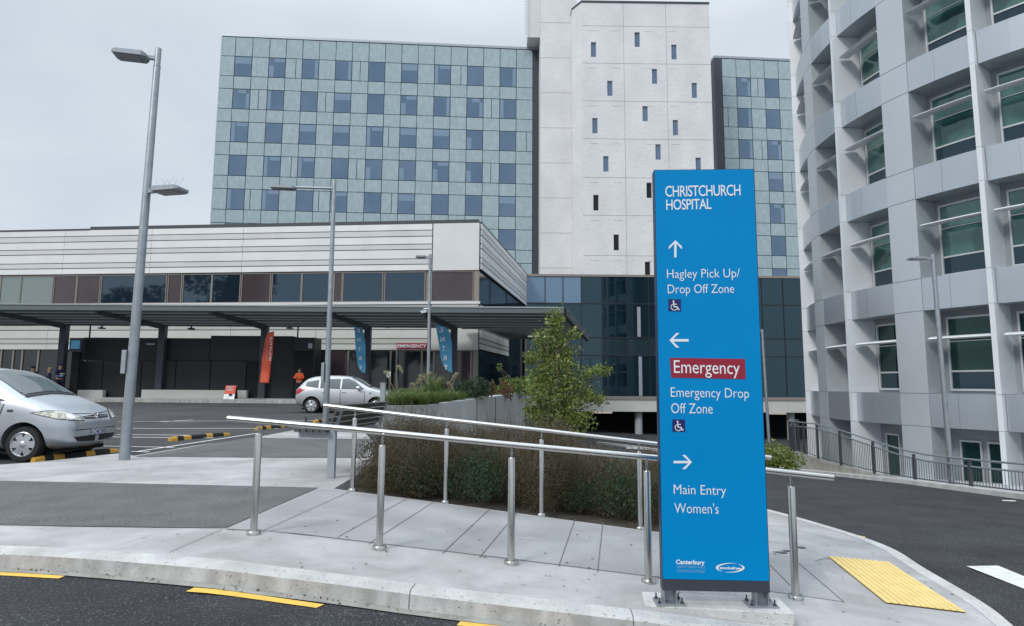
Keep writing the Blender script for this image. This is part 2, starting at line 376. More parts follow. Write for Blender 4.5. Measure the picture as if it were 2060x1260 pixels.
# kerb lines of the near footpath
front_px = [(-260, 1104), (0, 1110), (140, 1117), (273, 1127), (478, 1147), (700, 1173), (833, 1192), (1100, 1223), (1380, 1256), (1560, 1278), (1740, 1296)]
KF = [G(x, y) for x, y in front_px]; KF = [Vector((-40, KF[0].y + .9, 0)), Vector((-16, KF[0].y + .25, 0))] + KF
right_px = [(2046, 1262), (2005, 1226), (1935, 1184), (1860, 1142), (1805, 1106), (1745, 1082), (1640, 1050), (1545, 1024), (1440, 1000), (1340, 976)]
KR = [G(x, y) for x, y in right_px]
def bez(a, b, c, n): return [a * (1 - t) ** 2 + b * 2 * t * (1 - t) + c * t * t for t in [i / n for i in range(1, n)]]
a0, a1 = KF[-1], KR[0]
mid = Vector((a1.x - .12, a0.y - .25, 0))
KERB = KF + bez(a0, mid, a1, 9) + KR
def smooth2(P, it=2):
    for _ in range(it):
        Q = [P[0]]
        for i in range(len(P) - 1): Q += [P[i] * .75 + P[i + 1] * .25, P[i] * .25 + P[i + 1] * .75]
        P = Q + [P[-1]]
    return P
KERB = smooth2(KERB)
def offs(P, d):       # offset of an open line to its left
    R = []
    for i, p in enumerate(P):
        q = P[min(i + 1, len(P) - 1)] - P[max(i - 1, 0)]; t = Vector((q.x, q.y)).normalized()
        R.append(Vector((p.x - t.y * d, p.y + t.x * d, 0)))
    return R
KIN = offs(KERB, .17)
def hz(P, dz): return [Vector((p.x, p.y, H(p.x, p.y) + dz)) for p in P]
nK = len(KERB)
def kd(i):            # kerb height: full along the street, dropped by the crossing
    return .125 - .075 * sstep(.58 * nK, .70 * nK, i)
mb = MB()
ins = hz(KIN, .003)
o1 = hz(offs(KERB, .025), .004)
o2 = [Vector((p.x, p.y, H(p.x, p.y) - .02)) for p in KERB]
o3 = [Vector((p.x, p.y, H(p.x, p.y) - kd(i) - .03)) for i, p in enumerate(offs(KERB, -.025))]
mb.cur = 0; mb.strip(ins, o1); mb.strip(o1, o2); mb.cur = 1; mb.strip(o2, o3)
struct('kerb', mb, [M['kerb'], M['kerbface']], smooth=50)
mb = MB()
g0 = offs(KERB, -.02); g1 = offs(KERB, -.10)
mb.strip([Vector((p.x, p.y, H(p.x, p.y) - .118)) for p in g0], [Vector((p.x, p.y, H(p.x, p.y) - .121)) for p in g1])
struct('gutter', mb, M['gutter'])
# street round the corner and down towards the undercroft
sheet('road', [(-60, -30), (60, -30), (60, 60), (2.2, 60), (2.6, 13)] + [(p.x, p.y) for p in offs(KERB, .06)[::-1]] + [(-60, KERB[0].y)], -.13, M['asphalt'], 1.2)

# footpath
back_px = [(1400, 1080), (1288, 1066), (1089, 1039), (897, 1013), (710, 989), (672, 983), (755, 934), (768, 905), (735, 872), (600, 864), (520, 879), (385, 898), (270, 917), (243, 912), (120, 925), (60, 931), (0, 935), (-260, 944)]
BK = [G(x, y) for x, y in back_px]; BK += [Vector((-16, BK[-1].y + .1, 0)), Vector((-40, BK[-1].y + .5, 0))]
sheet('pavement', [(p.x, p.y) for p in KIN] + [(p.x, p.y) for p in BK], 0.0, M['concrete'], .5)
sheet('ramp', [(p.x, p.y) for p in gp([(455, 1066), (640, 985), (712, 991), (897, 1015), (1089, 1041), (1288, 1068), (1420, 1086), (1640, 1130), (1700, 1212), (1590, 1196), (1330, 1163), (1028, 1125), (763, 1094), (510, 1068)])], .004, M['ramp'], .4)
ag = gp([(-260, 962), (0, 968), (330, 975), (640, 982), (455, 1063), (230, 1061), (0, 1057), (-260, 1052)])
sheet('aggregate_strip', [(p.x, p.y) for p in [Vector((-40, ag[0].y + .5, 0))] + ag + [Vector((-40, ag[-1].y + .5, 0))]], .006, M['aggregate'], .5)
sheet('aggregate_strip', [(p.x, p.y) for p in gp([(272, 919), (390, 899), (500, 881), (735, 884), (733, 922), (500, 921)])], .006, M['aggregate'], .5)
# upstand of the paving beside the bench
mb = MB(); e = [G(x, y) for x, y in ((672, 983), (712, 961), (755, 934), (768, 905))]
mb.strip([p + Vector((0, 0, .0)) for p in e], [p + Vector((.02, 0, -.35)) for p in e]); struct('pavement_edge', mb, M['wallgrey'])
# joints
jl = [((341, 1112), (447, 1066)), ((520, 1073), (705, 990)), ((680, 1082), (823, 1002)), ((741, 1096), (876, 1009)), ((890, 1115), (987, 1024)), ((965, 1123), (1042, 1031)),
      ((1124, 1141), (1157, 1046)), ((1202, 1152), (1213, 1053)), ((1607, 1135), (1697, 1212)), ((1549, 1138), (1590, 1180)), ((1640, 1130), (1668, 1122)),
      ((455, 1066), (510, 1068)), ((510, 1068), (763, 1095)), ((763, 1095), (1028, 1126)), ((1028, 1126), (1330, 1164)), ((0, 1058), (455, 1064))]
mb = MB()
for a, b in jl:
    A = G(*a); B = G(*b); n = 8; d = (B - A); t = Vector((-d.y, d.x, 0)).normalized() * .0036
    pts = [A + d * (i / n) for i in range(n + 1)]
    mb.strip([Vector((p.x + t.x, p.y + t.y, H(p.x, p.y) + .009)) for p in pts], [Vector((p.x - t.x, p.y - t.y, H(p.x, p.y) + .009)) for p in pts])
for k in (int(nK * .47),):
    pass
struct('pavement_joint', mb, M['joint'])
# joints across the kerb stones
mb = MB()
for px in (836, 2, 1290):
    k = min(range(nK), key=lambda i: abs(1030 + FPX * KERB[i].x / max(KERB[i].y, .5) - px) + (1000 if KERB[i].y < 2 else 0))
    a, b, c, d = ins[k], o1[k], o2[k], o3[k]; t = Vector((.003, 0, 0)); up = Vector((0, -.003, .003))
    for p, q in ((a, b), (b, c), (c, d)): mb.quad(p - t + up, p + t + up, q + t + up, q - t + up)
struct('kerb_joint', mb, M['joint'])
# dark stains and a small cover on the paving behind the sign
mb = MB()
for cx, cy, rw, rh in ((1608, 1101, 12, 1.6), (1570, 1111, 14, 1.8), (1585, 1108, 10, 1.5)):
    c = G(cx, cy, .008); k = (c - CAM).length / FPX
    mb.add([c + Vector((cos(t) * rw * k * (1 + .2 * sin(3 * t)), sin(t) * rh * k * 3.2, 0)) for t in [2 * pi * i / 18 for i in range(18)]], [tuple(range(18))])
struct('pavement_stain', mb, mat('stain', (.11, .11, .11), .8))

# gum spots on the paving, dry leaves and grit along the kerb
rg = random.Random(8); mb = MB()
for _ in range(170):
    p = G(rg.uniform(0, 1960), rg.uniform(950, 1215)); r = rg.uniform(.005, .016)
    if p.y > KERB[0].y + 9 or not inpoly(p.x, p.y, [(q.x, q.y) for q in KIN] + [(q.x, q.y) for q in BK]): continue
    mb.add([Vector((p.x + r * cos(t) * rg.uniform(.8, 1.2), p.y + r * sin(t) * rg.uniform(.8, 1.2), 0)) for t in [2 * pi * i / 9 for i in range(9)]], [tuple(range(9))])
for v in mb.v: v.z = H(v.x, v.y) + .0095
struct('pavement_stain', mb, mat('gum', (.17, .17, .17), .8))
mb = MB()
for _ in range(420):
    k = rg.randrange(int(nK * .02), nK - 2); q = KERB[k].lerp(KERB[k + 1], rg.random()); t_ = (KERB[k + 1] - KERB[k]); t_.z = 0; t_.normalize(); o_ = .03 + abs(rg.gauss(0, .05))
    p = Vector((q.x + t_.y * o_, q.y - t_.x * o_, 0)); p.z = H(p.x, p.y) - .112; mb.leaf(p, rg.uniform(.004, .016), .5)
build('leaf_litter', mb, M['rust'])['kind'] = 'stuff'

# road markings
def mark(name, px, m, dz=-.124):
    P = [G(x, y, dz) for x, y in px]; mb = MB(); n = 6; k = len(P) // 2
    A = [P[0].lerp(P[1], i / n) for i in range(n + 1)]; B = [P[3].lerp(P[2], i / n) for i in range(n + 1)]
    mb.strip([Vector((p.x, p.y, H(p.x, p.y) + dz)) for p in A], [Vector((p.x, p.y, H(p.x, p.y) + dz)) for p in B])
    return struct(name, mb, m)
mark('road_marking', [(-60, 1142), (137, 1156), (118, 1164), (-60, 1154)], M['yellow'])
mark('road_marking', [(391, 1182), (652, 1216), (636, 1223), (374, 1190)], M['yellow'])
mark('road_marking', [(926, 1250), (1160, 1276), (1150, 1287), (919, 1258)], M['yellow'])
mark('road_marking', [(1944, 1139), (2008, 1138), (2110, 1180), (2110, 1204)], M['white'])
mark('road_marking', [(1706, 1073), (1741, 1080), (1738, 1085), (1702, 1077)], M['yellow'])
mark('road_marking', [(2015, 1006), (2042, 1007), (2045, 1009), (2018, 1008)], M['white'])

# car park
cp = [(-60, 9.5), (-1.6, 9.5), (-1.6, 34.5), (-60, 34.5)]
sheet('car_park', cp, -.07, mat('asphalt_worn', (.040, .040, .042), .9, col2=(.060, .059, .060), nscale=.5, bump=.3, bscale=60, speck=((.10, .10, .10), 60, .6), patch=(.35, .25)), 1.5)
mb = MB()
def gline(a, b, wd, dz, n=10):
    d = b - a; t = Vector((-d.y, d.x, 0)).normalized() * wd / 2
    P = [a + d * (i / n) for i in range(n + 1)]
    mb.strip([Vector((p.x + t.x, p.y + t.y, H(p.x, p.y) + dz)) for p in P], [Vector((p.x - t.x, p.y - t.y, H(p.x, p.y) + dz)) for p in P])
for ya, xa, yb, xb in ((848, 236, 846, 640), (862, 236, 862, 560), (874, 236, 876, 440), (879, 220, 881, 430), (897, 205, 900, 350), (906, 200, 909, 300)):
    gline(G(xa, ya, -.06), G(xb, yb, -.06), .09, -.064)
gline(G(272, 916, -.06), G(516, 877, -.06), .07, .004, 14)
gline(G(322, 849, -.06), G(388, 845, -.06), .12, -.060)
struct('parking_line', mb, M['white'])

# planted bed between ramp and road
bed = [(p.x, p.y) for p in BK[:5]][::-1] + [(KR[-1].x - .2, KR[-1].y), (2.4, 16), (1.8, 36), (-2.3, 36), (-2.6, 12)]
sheet('garden_bed', [(p.x, p.y + .01) for p in [Vector(b) for b in bed]], -.03, M['soil'], .7)

# footpath along the emergency building and its kerb
FW = [Vector((-60, 36.6, 0)), Vector((-11.5, 34.2, 0)), Vector((-1.0, 34.2, 0))]
mb = MB(); P0 = hz(FW, .12); mb.strip(P0, [Vector((p.x, 44, H(p.x, 44) + .12)) for p in FW])
struct('pavement', mb, M['concrete'])
mb = MB(); f = [Vector((p.x, p.y - .16, 0)) for p in FW]
mb.cur = 0; mb.strip(hz(f, .125), hz(FW, .125)); mb.cur = 1; mb.strip(hz(f, -.12), hz(f, .125)); struct('kerb', mb, [M['kerb'], M['kerbface']])

# far kerb of the road, in front of the curved building
fk = [(2200, 1016), (2060, 1003), (1980, 993), (1900, 983), (1830, 974), (1790, 970), (1700, 960), (1655, 954), (1545, 944), (1440, 934), (1300, 905), (1200, 893)]
FK = [Vector((12.3, y, H(12.3, y) - .13)) for y in (10, 12, 14, 16, 18, 20, 22, 24, 26)] + [Vector((12.15, 27.6, H(12.15, 27.6) - .13))] + [G(x, y, -.13) for x, y in fk[-4:]]
mb = MB(); up = [p + Vector((0, 0, .13)) for p in FK]; bk = [p + Vector((.22, .05, .134)) for p in FK]
mb.cur = 1; mb.strip(FK, up); mb.cur = 0; mb.strip(up, bk); struct('kerb', mb, [M['kerb'], M['kerb']])
apron = FK[:10]
sheet('pavement', [(p.x + .2, p.y) for p in apron] + [(15.6, 33), (45, 33), (45, apron[0].y)], -.005, M['wallgrey'], 1.5)
# bare bank left of the curved wall
mark('road_marking', [(1260, 898), (1322, 902), (1322, 906), (1260, 903)], M['kerb'], -.09)

# tactile paving
tq = [G(*p) for p in ((1667, 1122), (1788, 1133), (1945, 1235), (1782, 1215))]
t_ = thing('tactile_paving', tq[0], 'yellow tactile paving pad of raised studs set in the footpath', 'tactile paving')
def bil(Q, a, b): return (Q[0] * (1 - a) + Q[1] * a) * (1 - b) + (Q[3] * (1 - a) + Q[2] * a) * b
mb = MB(); n = 10
for i in range(n):
    A = [bil(tq, i / n, j / n) for j in range(n + 1)]; B = [bil(tq, (i + 1) / n, j / n) for j in range(n + 1)]
    mb.strip([Vector((p.x, p.y, H(p.x, p.y) + .012)) for p in A], [Vector((p.x, p.y, H(p.x, p.y) + .012)) for p in B])
build('pad', mb, mat('tactile_yellow', (.62, .43, .13), .7, col2=(.55, .38, .12), nscale=5), t_)
mb = MB(); na, nb = 11, 30
for i in range(na):
    for j in range(nb):
        p = bil(tq, (i + .5) / na, (j + .5) / nb); p.z = H(p.x, p.y) + .012
        mb.lathe([(.024, 0), (.022, .006), (.016, .009)], p, n=8)
build('studs', mb, mat('tactile_stud', (.80, .64, .28), .6, col2=(.72, .56, .22), nscale=5), t_)

# ================================================================== HANDRAILS
def handrail(posts, railpx, label, rp, rr, skip=()):
    """posts: (base px, base py); the rail follows (px, py) at the posts' distances"""
    B = [G(x, y) for x, y in posts]
    d = (B[-1] - B[0]); d.z = 0; n = Vector((d.y, -d.x, 0)).normalized()
    t = thing('handrail', B[0], label, 'handrail', 'stainless steel handrails on the ramp')
    R = [atPl(x, y, B[0], n) for x, y in railpx]
    mb = MB(); mb.path(R, rr, 14); build('rail', mb, M['steel'], t, smooth=50)
    for b in B:
        # height of the rail above this post
        for i in range(len(R) - 1):
            if R[i].x <= b.x <= R[i + 1].x or i == len(R) - 2:
                f = (b.x - R[i].x) / (R[i + 1].x - R[i].x); top = R[i].z + (R[i + 1].z - R[i].z) * f; break
        mb = MB(); mb.lathe([(rp, 0), (rp, top - b.z - .12), (rp * .9, top - b.z - .112)], b, n=16)
        mb.lathe([(.009, top - b.z - .112), (.009, top - b.z - rr * .6)], b, n=8)
        p = build('post', mb, M['steel'], t, smooth=40)
        mb = MB(); mb.lathe([(rp * 1.95, -.01), (rp * 1.95, .028), (rp * 1.8, .034)], b, n=20); build('flange', mb, M['steel'], p, smooth=40)
        mb = MB(); q = b + Vector((0, 0, top - b.z - .075)); mb.obox(q, (1, 0, 0), (0, 1, 0), (0, 0, 1), .016, .007, .007); build('bracket', mb, M['steel'], p)
    return t
FP = [(510, 1075), (763, 1105), (1028, 1135), (1305, 1172), (1601, 1205)]
handrail(FP, [(459, 842), (700, 863), (1030, 895), (1325, 922), (1548, 947), (1676, 961)], 'nearer stainless steel handrail along the kerb side of the ramp, running behind the blue sign', .032, .027)
handrail([(709, 988), (896, 1012), (1089, 1038), (1288, 1065), (1500, 1092)], [(652, 816), (780, 831), (900, 845), (1089, 866), (1325, 894), (1551, 921)], 'farther stainless steel handrail on the planted side of the ramp', .030, .026)

# ================================================================== THE BLUE SIGN
SY = 4.9
s0 = atY(1333, 1190, SY + .02); s1 = atY(1550, 1192, SY - .02); sz0 = atY(1441, 1191, SY).z
su = Vector((s1.x - s0.x, s1.y - s0.y, 0)).normalized(); sn = Vector((su.y, -su.x, 0)); sv = Vector((0, 0, 1))
def SP(px, py, off=0.0): return atPl(px, py, s0 + sn * off, sn)
gz = H(1.6, SY)
sg = thing('wayfinding_sign', (SP(1441, 1191).x, SP(1441, 1191).y + .05, gz), 'tall blue hospital direction sign with white lettering and a dark base', 'sign')
ztop = (SP(1313, 343).z + SP(1513, 340).z) / 2 + .0; zb = (SP(1333, 1190).z + SP(1550, 1192).z) / 2; zd = (SP(1333, 1163).z + SP(1549, 1172).z) / 2
wS = (s1 - s0).length; O = Vector((s0.x, s0.y, 0)); TH = .10
def sbox(a, b, z0, z1, y0, y1):        # box in sign space: along, depth (positive to the back)
    c = O + su * (a + b) / 2 - sn * (y0 + y1) / 2; c.z = (z0 + z1) / 2
    mb = MB(); mb.obox(c, su, -sn, sv, (b - a) / 2, (y1 - y0) / 2, (z1 - z0) / 2); return mb
build('panel', sbox(.004, wS - .004, zd, ztop - .002, 0, TH - .003), M['signblue'], sg, bevel=.003)
mb = sbox(0, .004, zd, ztop, .0015, TH); mb.mi; m2 = sbox(wS - .004, wS, zd, ztop, .0015, TH); mb.add(m2.v, m2.f)
m2 = sbox(0, wS, ztop - .002, ztop + .003, .003, TH); mb.add(m2.v, m2.f)
build('edge_trim', mb, mat('sign_edge', (.02, .05, .11), .4, .3), sg)
build('base_panel', sbox(0, wS, zb, zd - .002, .004, TH), M['charcoal'], sg, bevel=.004)
def stext(txt, x0, yb0, x1, yb1, caph, m, bold=0.0, name='lettering', thick=.003, ref='H', spacing=1.0):
    a = SP(x0, yb0, thick); b = SP(x1, yb1, thick); c = SP(x0, yb0 - caph, thick)
    u = (b - a); w_ = u.length; u.normalize()
    mb = text_mb(txt, a, u, sv, sn, w_, (c - a).length, bold, 0.0, ref=ref, spacing=spacing)
    return build(name, mb, m, sg)
def spoly(px, m, name, off=.0025, parent=None):
    P = [SP(x, y, off) for x, y in px]; mb = MB(); mb.prism(P, -sn * .002); return build(name, mb, m, parent or sg)
W_ = M['signwhite']
stext('CHRISTCHURCH', 1338.5, 396, 1490, 393.3, 21.5, W_, .006, spacing=.92)
stext('HOSPITAL', 1340.5, 422.5, 1431.5, 420.5, 20.5, W_, .006, spacing=.92)
stext('Hagley Pick Up/', 1342, 560, 1488.5, 558, 17.5, W_, -.006)
stext('Drop Off Zone', 1343.5, 590.5, 1477, 589.5, 17.5, W_, -.006)
stext('Emergency Drop', 1349.7, 798.6, 1507, 801, 19, W_, -.006)
stext('Off Zone', 1350.4, 831.5, 1434, 832.5, 20, W_, -.006)
stext('Main Entry', 1355.5, 994, 1461, 996.5, 19, W_, -.006)
stext("Women's", 1357, 1032.5, 1446, 1034, 20, W_, -.006)
def arrow(cx, cy, r, ang, name='arrow'):
    # arrow pointing up, made of a stem and a chevron, rotated
    t = r * .13; k = .72 * r
    P = [(-t, r), (-t, -r + 2.6 * t), (-k - t * .3, -r + k + 2.5 * t), (-k - t * .3, -r + k + .2 * t)]
    poly = [(0, -r), (k + .35 * t, -r + k), (k + .35 * t, -r + k + 2.6 * t), (t, -r + 2.9 * t), (t, r), (-t, r), (-t, -r + 2.9 * t), (-k - .35 * t, -r + k + 2.6 * t), (-k - .35 * t, -r + k)]
    c, s = cos(ang), sin(ang)
    spoly([(cx + x * c - y * s, cy + x * s + y * c) for x, y in poly], W_, name, .003)
arrow(1358.7, 501, 17.2, 0); arrow(1366, 685, 19.3, -pi / 2); arrow(1373.5, 930, 18.5, pi / 2)
rb = spoly([(1347.6, 720), (1498.5, 722.3), (1500.3, 763), (1350.2, 759.8)], M['signred'], 'emergency_panel', .003)
stext('Emergency', 1356, 750.5, 1488.6, 753, 25.5, W_, .0, thick=.006)
def access(x0, y0, x1, y1):
    o = spoly([(x0, y0), (x1, y0 + .3), (x1 + .4, y1 + .3), (x0 + .4, y1)], M['navy'], 'access_symbol', .003)
    w_ = x1 - x0; cx = x0 + w_ * .48; cy = y0 + (y1 - y0) * .66; r = w_ * .25; mb = MB(); off = .0062
    def PT(x, y): return SP(x, y, off)
    def stroke(pts, th):
        for a, b in zip(pts[:-1], pts[1:]):
            d = Vector((b[0] - a[0], b[1] - a[1])); d.normalize(); n = Vector((-d.y, d.x)) * th / 2; d = d * th * .25
            mb.quad(PT(a[0] - d.x + n.x, a[1] - d.y + n.y), PT(b[0] + d.x + n.x, b[1] + d.y + n.y), PT(b[0] + d.x - n.x, b[1] + d.y - n.y), PT(a[0] - d.x - n.x, a[1] - d.y - n.y))
    stroke([(cx + r * cos(t), cy + r * sin(t)) for t in [radians(20 + 12 * i) for i in range(19)]], w_ * .075)
    hx, hy = cx - r * .25, y0 + w_ * .17
    mb.add([PT(hx + w_ * .065 * cos(2 * pi * i / 14), hy + w_ * .065 * sin(2 * pi * i / 14)) for i in range(14)], [tuple(range(14))])
    stroke([(hx + w_ * .01, hy + w_ * .09), (hx + w_ * .045, cy - r * .05), (cx + r * .95, cy - r * .02), (cx + r * 1.25, cy + r * .85), (cx + r * 1.6, cy + r * .72)], w_ * .085)
    stroke([(hx + w_ * .02, hy + w_ * .22), (cx + r * .75, hy + w_ * .24)], w_ * .06)
    build('pictogram', mb, W_, o)
access(1344.4, 602, 1369.7, 626); access(1352.5, 844, 1377.8, 868.6)
# small print and emblem near the foot
stext('Canterbury', 1359.8, 1134.6, 1417.8, 1136, 8.6, W_, .03)
stext('District Health Board', 1362, 1142.6, 1417.8, 1143.8, 4.6, M['signpale'], .0)
stext('Te Poari Hauora ō Waitaha', 1362, 1151.4, 1417.8, 1152.6, 4.6, M['signpale'], .0)
mb = MB()
for yy in (1138.2, 1146.4): mb.quad(SP(1362, yy, .003), SP(1417.8, yy + .9, .003), SP(1417.8, yy + 1.4, .003), SP(1362, yy + .5, .003))
build('rule_line', mb, M['signpale'], sg)
mb = MB()
def crescent(cx, cy, rx, ry, t0, t1, wmax):
    A = []; B = []; n = 22
    for i in range(n + 1):
        t = t0 + (t1 - t0) * i / n; k = sin(pi * i / n) * wmax + .25
        A.append(SP(cx + rx * cos(t), cy + ry * sin(t), .003)); B.append(SP(cx + (rx - k * 1.5) * cos(t), cy + (ry - k * .6) * sin(t), .003))
    mb.strip(A, B)
crescent(1469, 1142.2, 29, 9.3, radians(122), radians(296), 3.6); crescent(1469, 1142.8, 29, 9.3, radians(-58), radians(116), 3.6)
build('emblem', mb, W_, sg)
stext('smokefree', 1447.5, 1145.0, 1490.5, 1146.2, 5.4, W_, .03)
# feet
for fx in (1349, 1535):
    c = SP(fx, 1195); c = Vector((c.x, c.y + .055, 0)); z0 = zb - .104
    mb = MB(); mb.box(c.x - .11, c.x + .11, c.y - .075, c.y + .075, z0, z0 + .014); f_ = build('base_plate', mb, M['galv'], sg, bevel=.002)
    mb = MB()
    for sxx in (-.045, .045): mb.box(c.x + sxx - .005, c.x + sxx + .005, c.y - .045, c.y + .045, z0 + .014, zb + .02)
    mb.box(c.x - .04, c.x + .04, c.y + .02, c.y + .03, z0 + .014, zb + .02)
    build('bracket', mb, M['galv'], sg)
    for bx in (-.085, .085):
        for by in (-.055, .055):
            mb = MB(); p = Vector((c.x + bx, c.y + by, z0 + .014)); mb.lathe([(.014, 0), (.014, .012), (.006, .012), (.006, .04), (0, .042)], p, n=6); build('bolt', mb, M['darkgrey'], f_)
padz = zb - .105
P = [atPl(q[0], q[1], Vector((0, 0, padz)), sv) for q in ((1291, 1190), (1297, 1218), (1599, 1234), (1566, 1202))]
pm = sum((p.z for p in P)) / 4
top = [Vector((p.x, p.y, H(1.6, 4.9) + .083)) for p in P]
mb = MB(); mb.prism([Vector((p.x, p.y, padz - .36)) for p in P], (0, 0, .36)); build('footing', mb, M['kerb'], sg, bevel=.008)

# ================================================================== BUILDING HELPERS
def wall_holes(o, u, v, n, W, Hh, holes, depth):
    """wall front in the plane o + a*u + b*v (n outward), rectangular holes (a0,a1,b0,b1) with reveals of the given depth"""
    xs_ = sorted({0, W, *[h[0] for h in holes], *[h[1] for h in holes]}); zs = sorted({0, Hh, *[h[2] for h in holes], *[h[3] for h in holes]})
    mb = MB(); P = lambda a, b, d=0: o + u * a + v * b - n * d
    for i in range(len(xs_) - 1):
        for j in range(len(zs) - 1):
            cx = (xs_[i] + xs_[i + 1]) / 2; cz = (zs[j] + zs[j + 1]) / 2
            if any(h[0] < cx < h[1] and h[2] < cz < h[3] for h in holes): continue
            mb.quad(P(xs_[i], zs[j]), P(xs_[i + 1], zs[j]), P(xs_[i + 1], zs[j + 1]), P(xs_[i], zs[j + 1]))
    for a0, a1, b0, b1 in holes:
        mb.quad(P(a0, b0), P(a1, b0), P(a1, b0, depth), P(a0, b0, depth)); mb.quad(P(a0, b1), P(a1, b1), P(a1, b1, depth), P(a0, b1, depth))
        mb.quad(P(a0, b0), P(a0, b1), P(a0, b1, depth), P(a0, b0, depth)); mb.quad(P(a1, b0), P(a1, b1), P(a1, b1, depth), P(a1, b0, depth))
    return mb
def planebox(o, u, v, n, a0, a1, b0, b1, d0, d1, mb=None):     # box in facade space, d along the outward normal
    mb = mb or MB(); c = o + u * (a0 + a1) / 2 + v * (b0 + b1) / 2 + n * (d0 + d1) / 2
    return mb.obox(c, u, v, n, (a1 - a0) / 2, (b1 - b0) / 2, (d1 - d0) / 2)
def ring(o, u, v, n, a0, a1, b0, b1, t, d0, d1, mb=None):      # rectangular frame, pieces butted
    mb = mb or MB()
    planebox(o, u, v, n, a0, a1, b0, b0 + t, d0, d1, mb); planebox(o, u, v, n, a0, a1, b1 - t, b1, d0, d1, mb)
    planebox(o, u, v, n, a0, a0 + t, b0 + t, b1 - t, d0, d1, mb); planebox(o, u, v, n, a1 - t, a1, b0 + t, b1 - t, d0, d1, mb); return mb
Z = Vector((0, 0, 1))

# ================================================================== GLASS-CLAD WARD TOWER
A = atY(445, 100, 73.0); B = atY(1085, 115, 75.8)
tu = Vector((B.x - A.x, B.y - A.y, 0)).normalized(); tn = Vector((tu.y, -tu.x, 0)); tO = Vector((A.x, A.y, 0))
def TP(px, py): return atPl(px, py, tO, tn)
def ta(px, py): return (TP(px, py) - tO).dot(tu)
ztop = TP(760, 82).z; FL = 4.2
wt = thing('ward_tower', tO, 'pale green glass-clad hospital ward block with rows of blue windows, behind the white fascia', 'building')
rows = []                                  # (z0, z1, kind) from the top
z = ztop - .35; zr1 = TP(442, 112).z
rows.append((zr1, z, 'p')); z = zr1
k = 0
while z > 1.0 and k < 9:
    rows.append((z - .61 * FL, z, 'w')); rows.append((z - FL, z - .61 * FL, 'p')); z -= FL; k += 1
cols = [(443, 473)] + [(473 + (1071.8 - 473) * (i / 18) ** .985, 473 + (1071.8 - 473) * ((i + 1) / 18) ** .985) for i in range(18)]
ca = [(ta(a, 110), ta(b, 110)) for a, b in cols]
ca2 = [(ta(1451.5, 120) + 1.90 * i, ta(1451.5, 120) + 1.90 * (i + 1)) for i in range(8)]
zbot = rows[-1][0]
for x0_, x1_ in ((0, ca[-1][1]), (ta(1436, 115), ca2[-1][1])): build('core_wall', planebox(tO, tu, Z, tn, x0_, x1_, zbot, ztop - .3, -8, -.06), M['darkframe'], wt)
for x0_, x1_ in ((-.05, ca[-1][1] + .75), (ta(1436, 115), ca2[-1][1])): build('roof_trim', planebox(tO, tu, Z, tn, x0_, x1_, ztop - .3, ztop, -8, .06), M['galv'], wt)
for x0_, x1_ in ((ca[-1][1] + .02, ca[-1][1] + .78), (ta(1436, 115) + .01, ca2[0][0] - .03)): build('dark_return', planebox(tO, tu, Z, tn, x0_, x1_, zbot, ztop - .302, -6, .05), M['charcoal'], wt)
splits = {(0, 5), (0, 9), (0, 15), (1, 3), (1, 7), (1, 17), (2, 11), (2, 19), (3, 5), (3, 9), (3, 17), (4, 3), (4, 7), (4, 11), (5, 5), (5, 9), (5, 13), (6, 19), (0, 23), (1, 21), (2, 23), (3, 25)}
g = .038; wi = 0
rnd = random.Random(3)
for a_list, off_ in ((ca, 1), (ca2, 21)):
    wr = -1; pan = MB()
    for z0, z1, kd_ in rows:
        if kd_ == 'w': wr += 1
        for i, (a, b) in enumerate(a_list):
            ci = i + off_; tilt = rnd.uniform(-.012, .012)
            iswin = kd_ == 'w' and (ci % 2 == 0 if off_ == 1 else i % 2 == 1)
            if iswin:
                if z1 < 9: continue
                p0 = tO + tu * (a + g) + Z * (z0 + g); mb = MB()
                planebox(tO, tu, Z, tn, a + g, b - g, z0 + g, z1 - g, -.05, .0, mb)
                wo = build('window', mb, M['towerglass'], wt)
                r = rnd.random()
                if r < .62 and wr < 5:
                    mb = MB(); q = rnd.choice([(0.02, .22, .0, .97), (.78, .98, .0, .97), (.02, .98, .62, .97), (.02, .3, .0, .6)]); ww = b - a - 2 * g; hh = z1 - z0 - 2 * g
                    planebox(tO, tu, Z, tn, a + g + ww * q[0], a + g + ww * q[1], z0 + g + hh * (q[2] + .02), z0 + g + hh * q[3], .0, .004, mb)
                    if q[3] - q[2] > .5 and rnd.random() < .6: planebox(tO, tu, Z, tn, a + g + ww * .32, a + g + ww * .97, z0 + g + hh * .80, z0 + g + hh * .97, .0, .004, mb)
                    build('blind', mb, M['blind'], wo)
            else:
                cuts = [a, b]
                if kd_ == 'w' and (wr, ci) in splits: m_ = a + (b - a) * rnd.choice([.33, .5, .62]); cuts = [a, m_, b]
                for x0, x1 in zip(cuts[:-1], cuts[1:]):
                    c = tO + tu * (x0 + x1) / 2 + Z * (z0 + z1) / 2 + tn * -.02
                    n2 = (tn + tu * tilt + Z * rnd.uniform(-.008, .008)).normalized(); u2 = Z.cross(n2).normalized(); v2 = n2.cross(u2)
                    pan.obox(c, u2, v2, n2, (x1 - x0) / 2 - g, (z1 - z0) / 2 - g, .02)
    build('cladding', pan, M['frit'], wt)

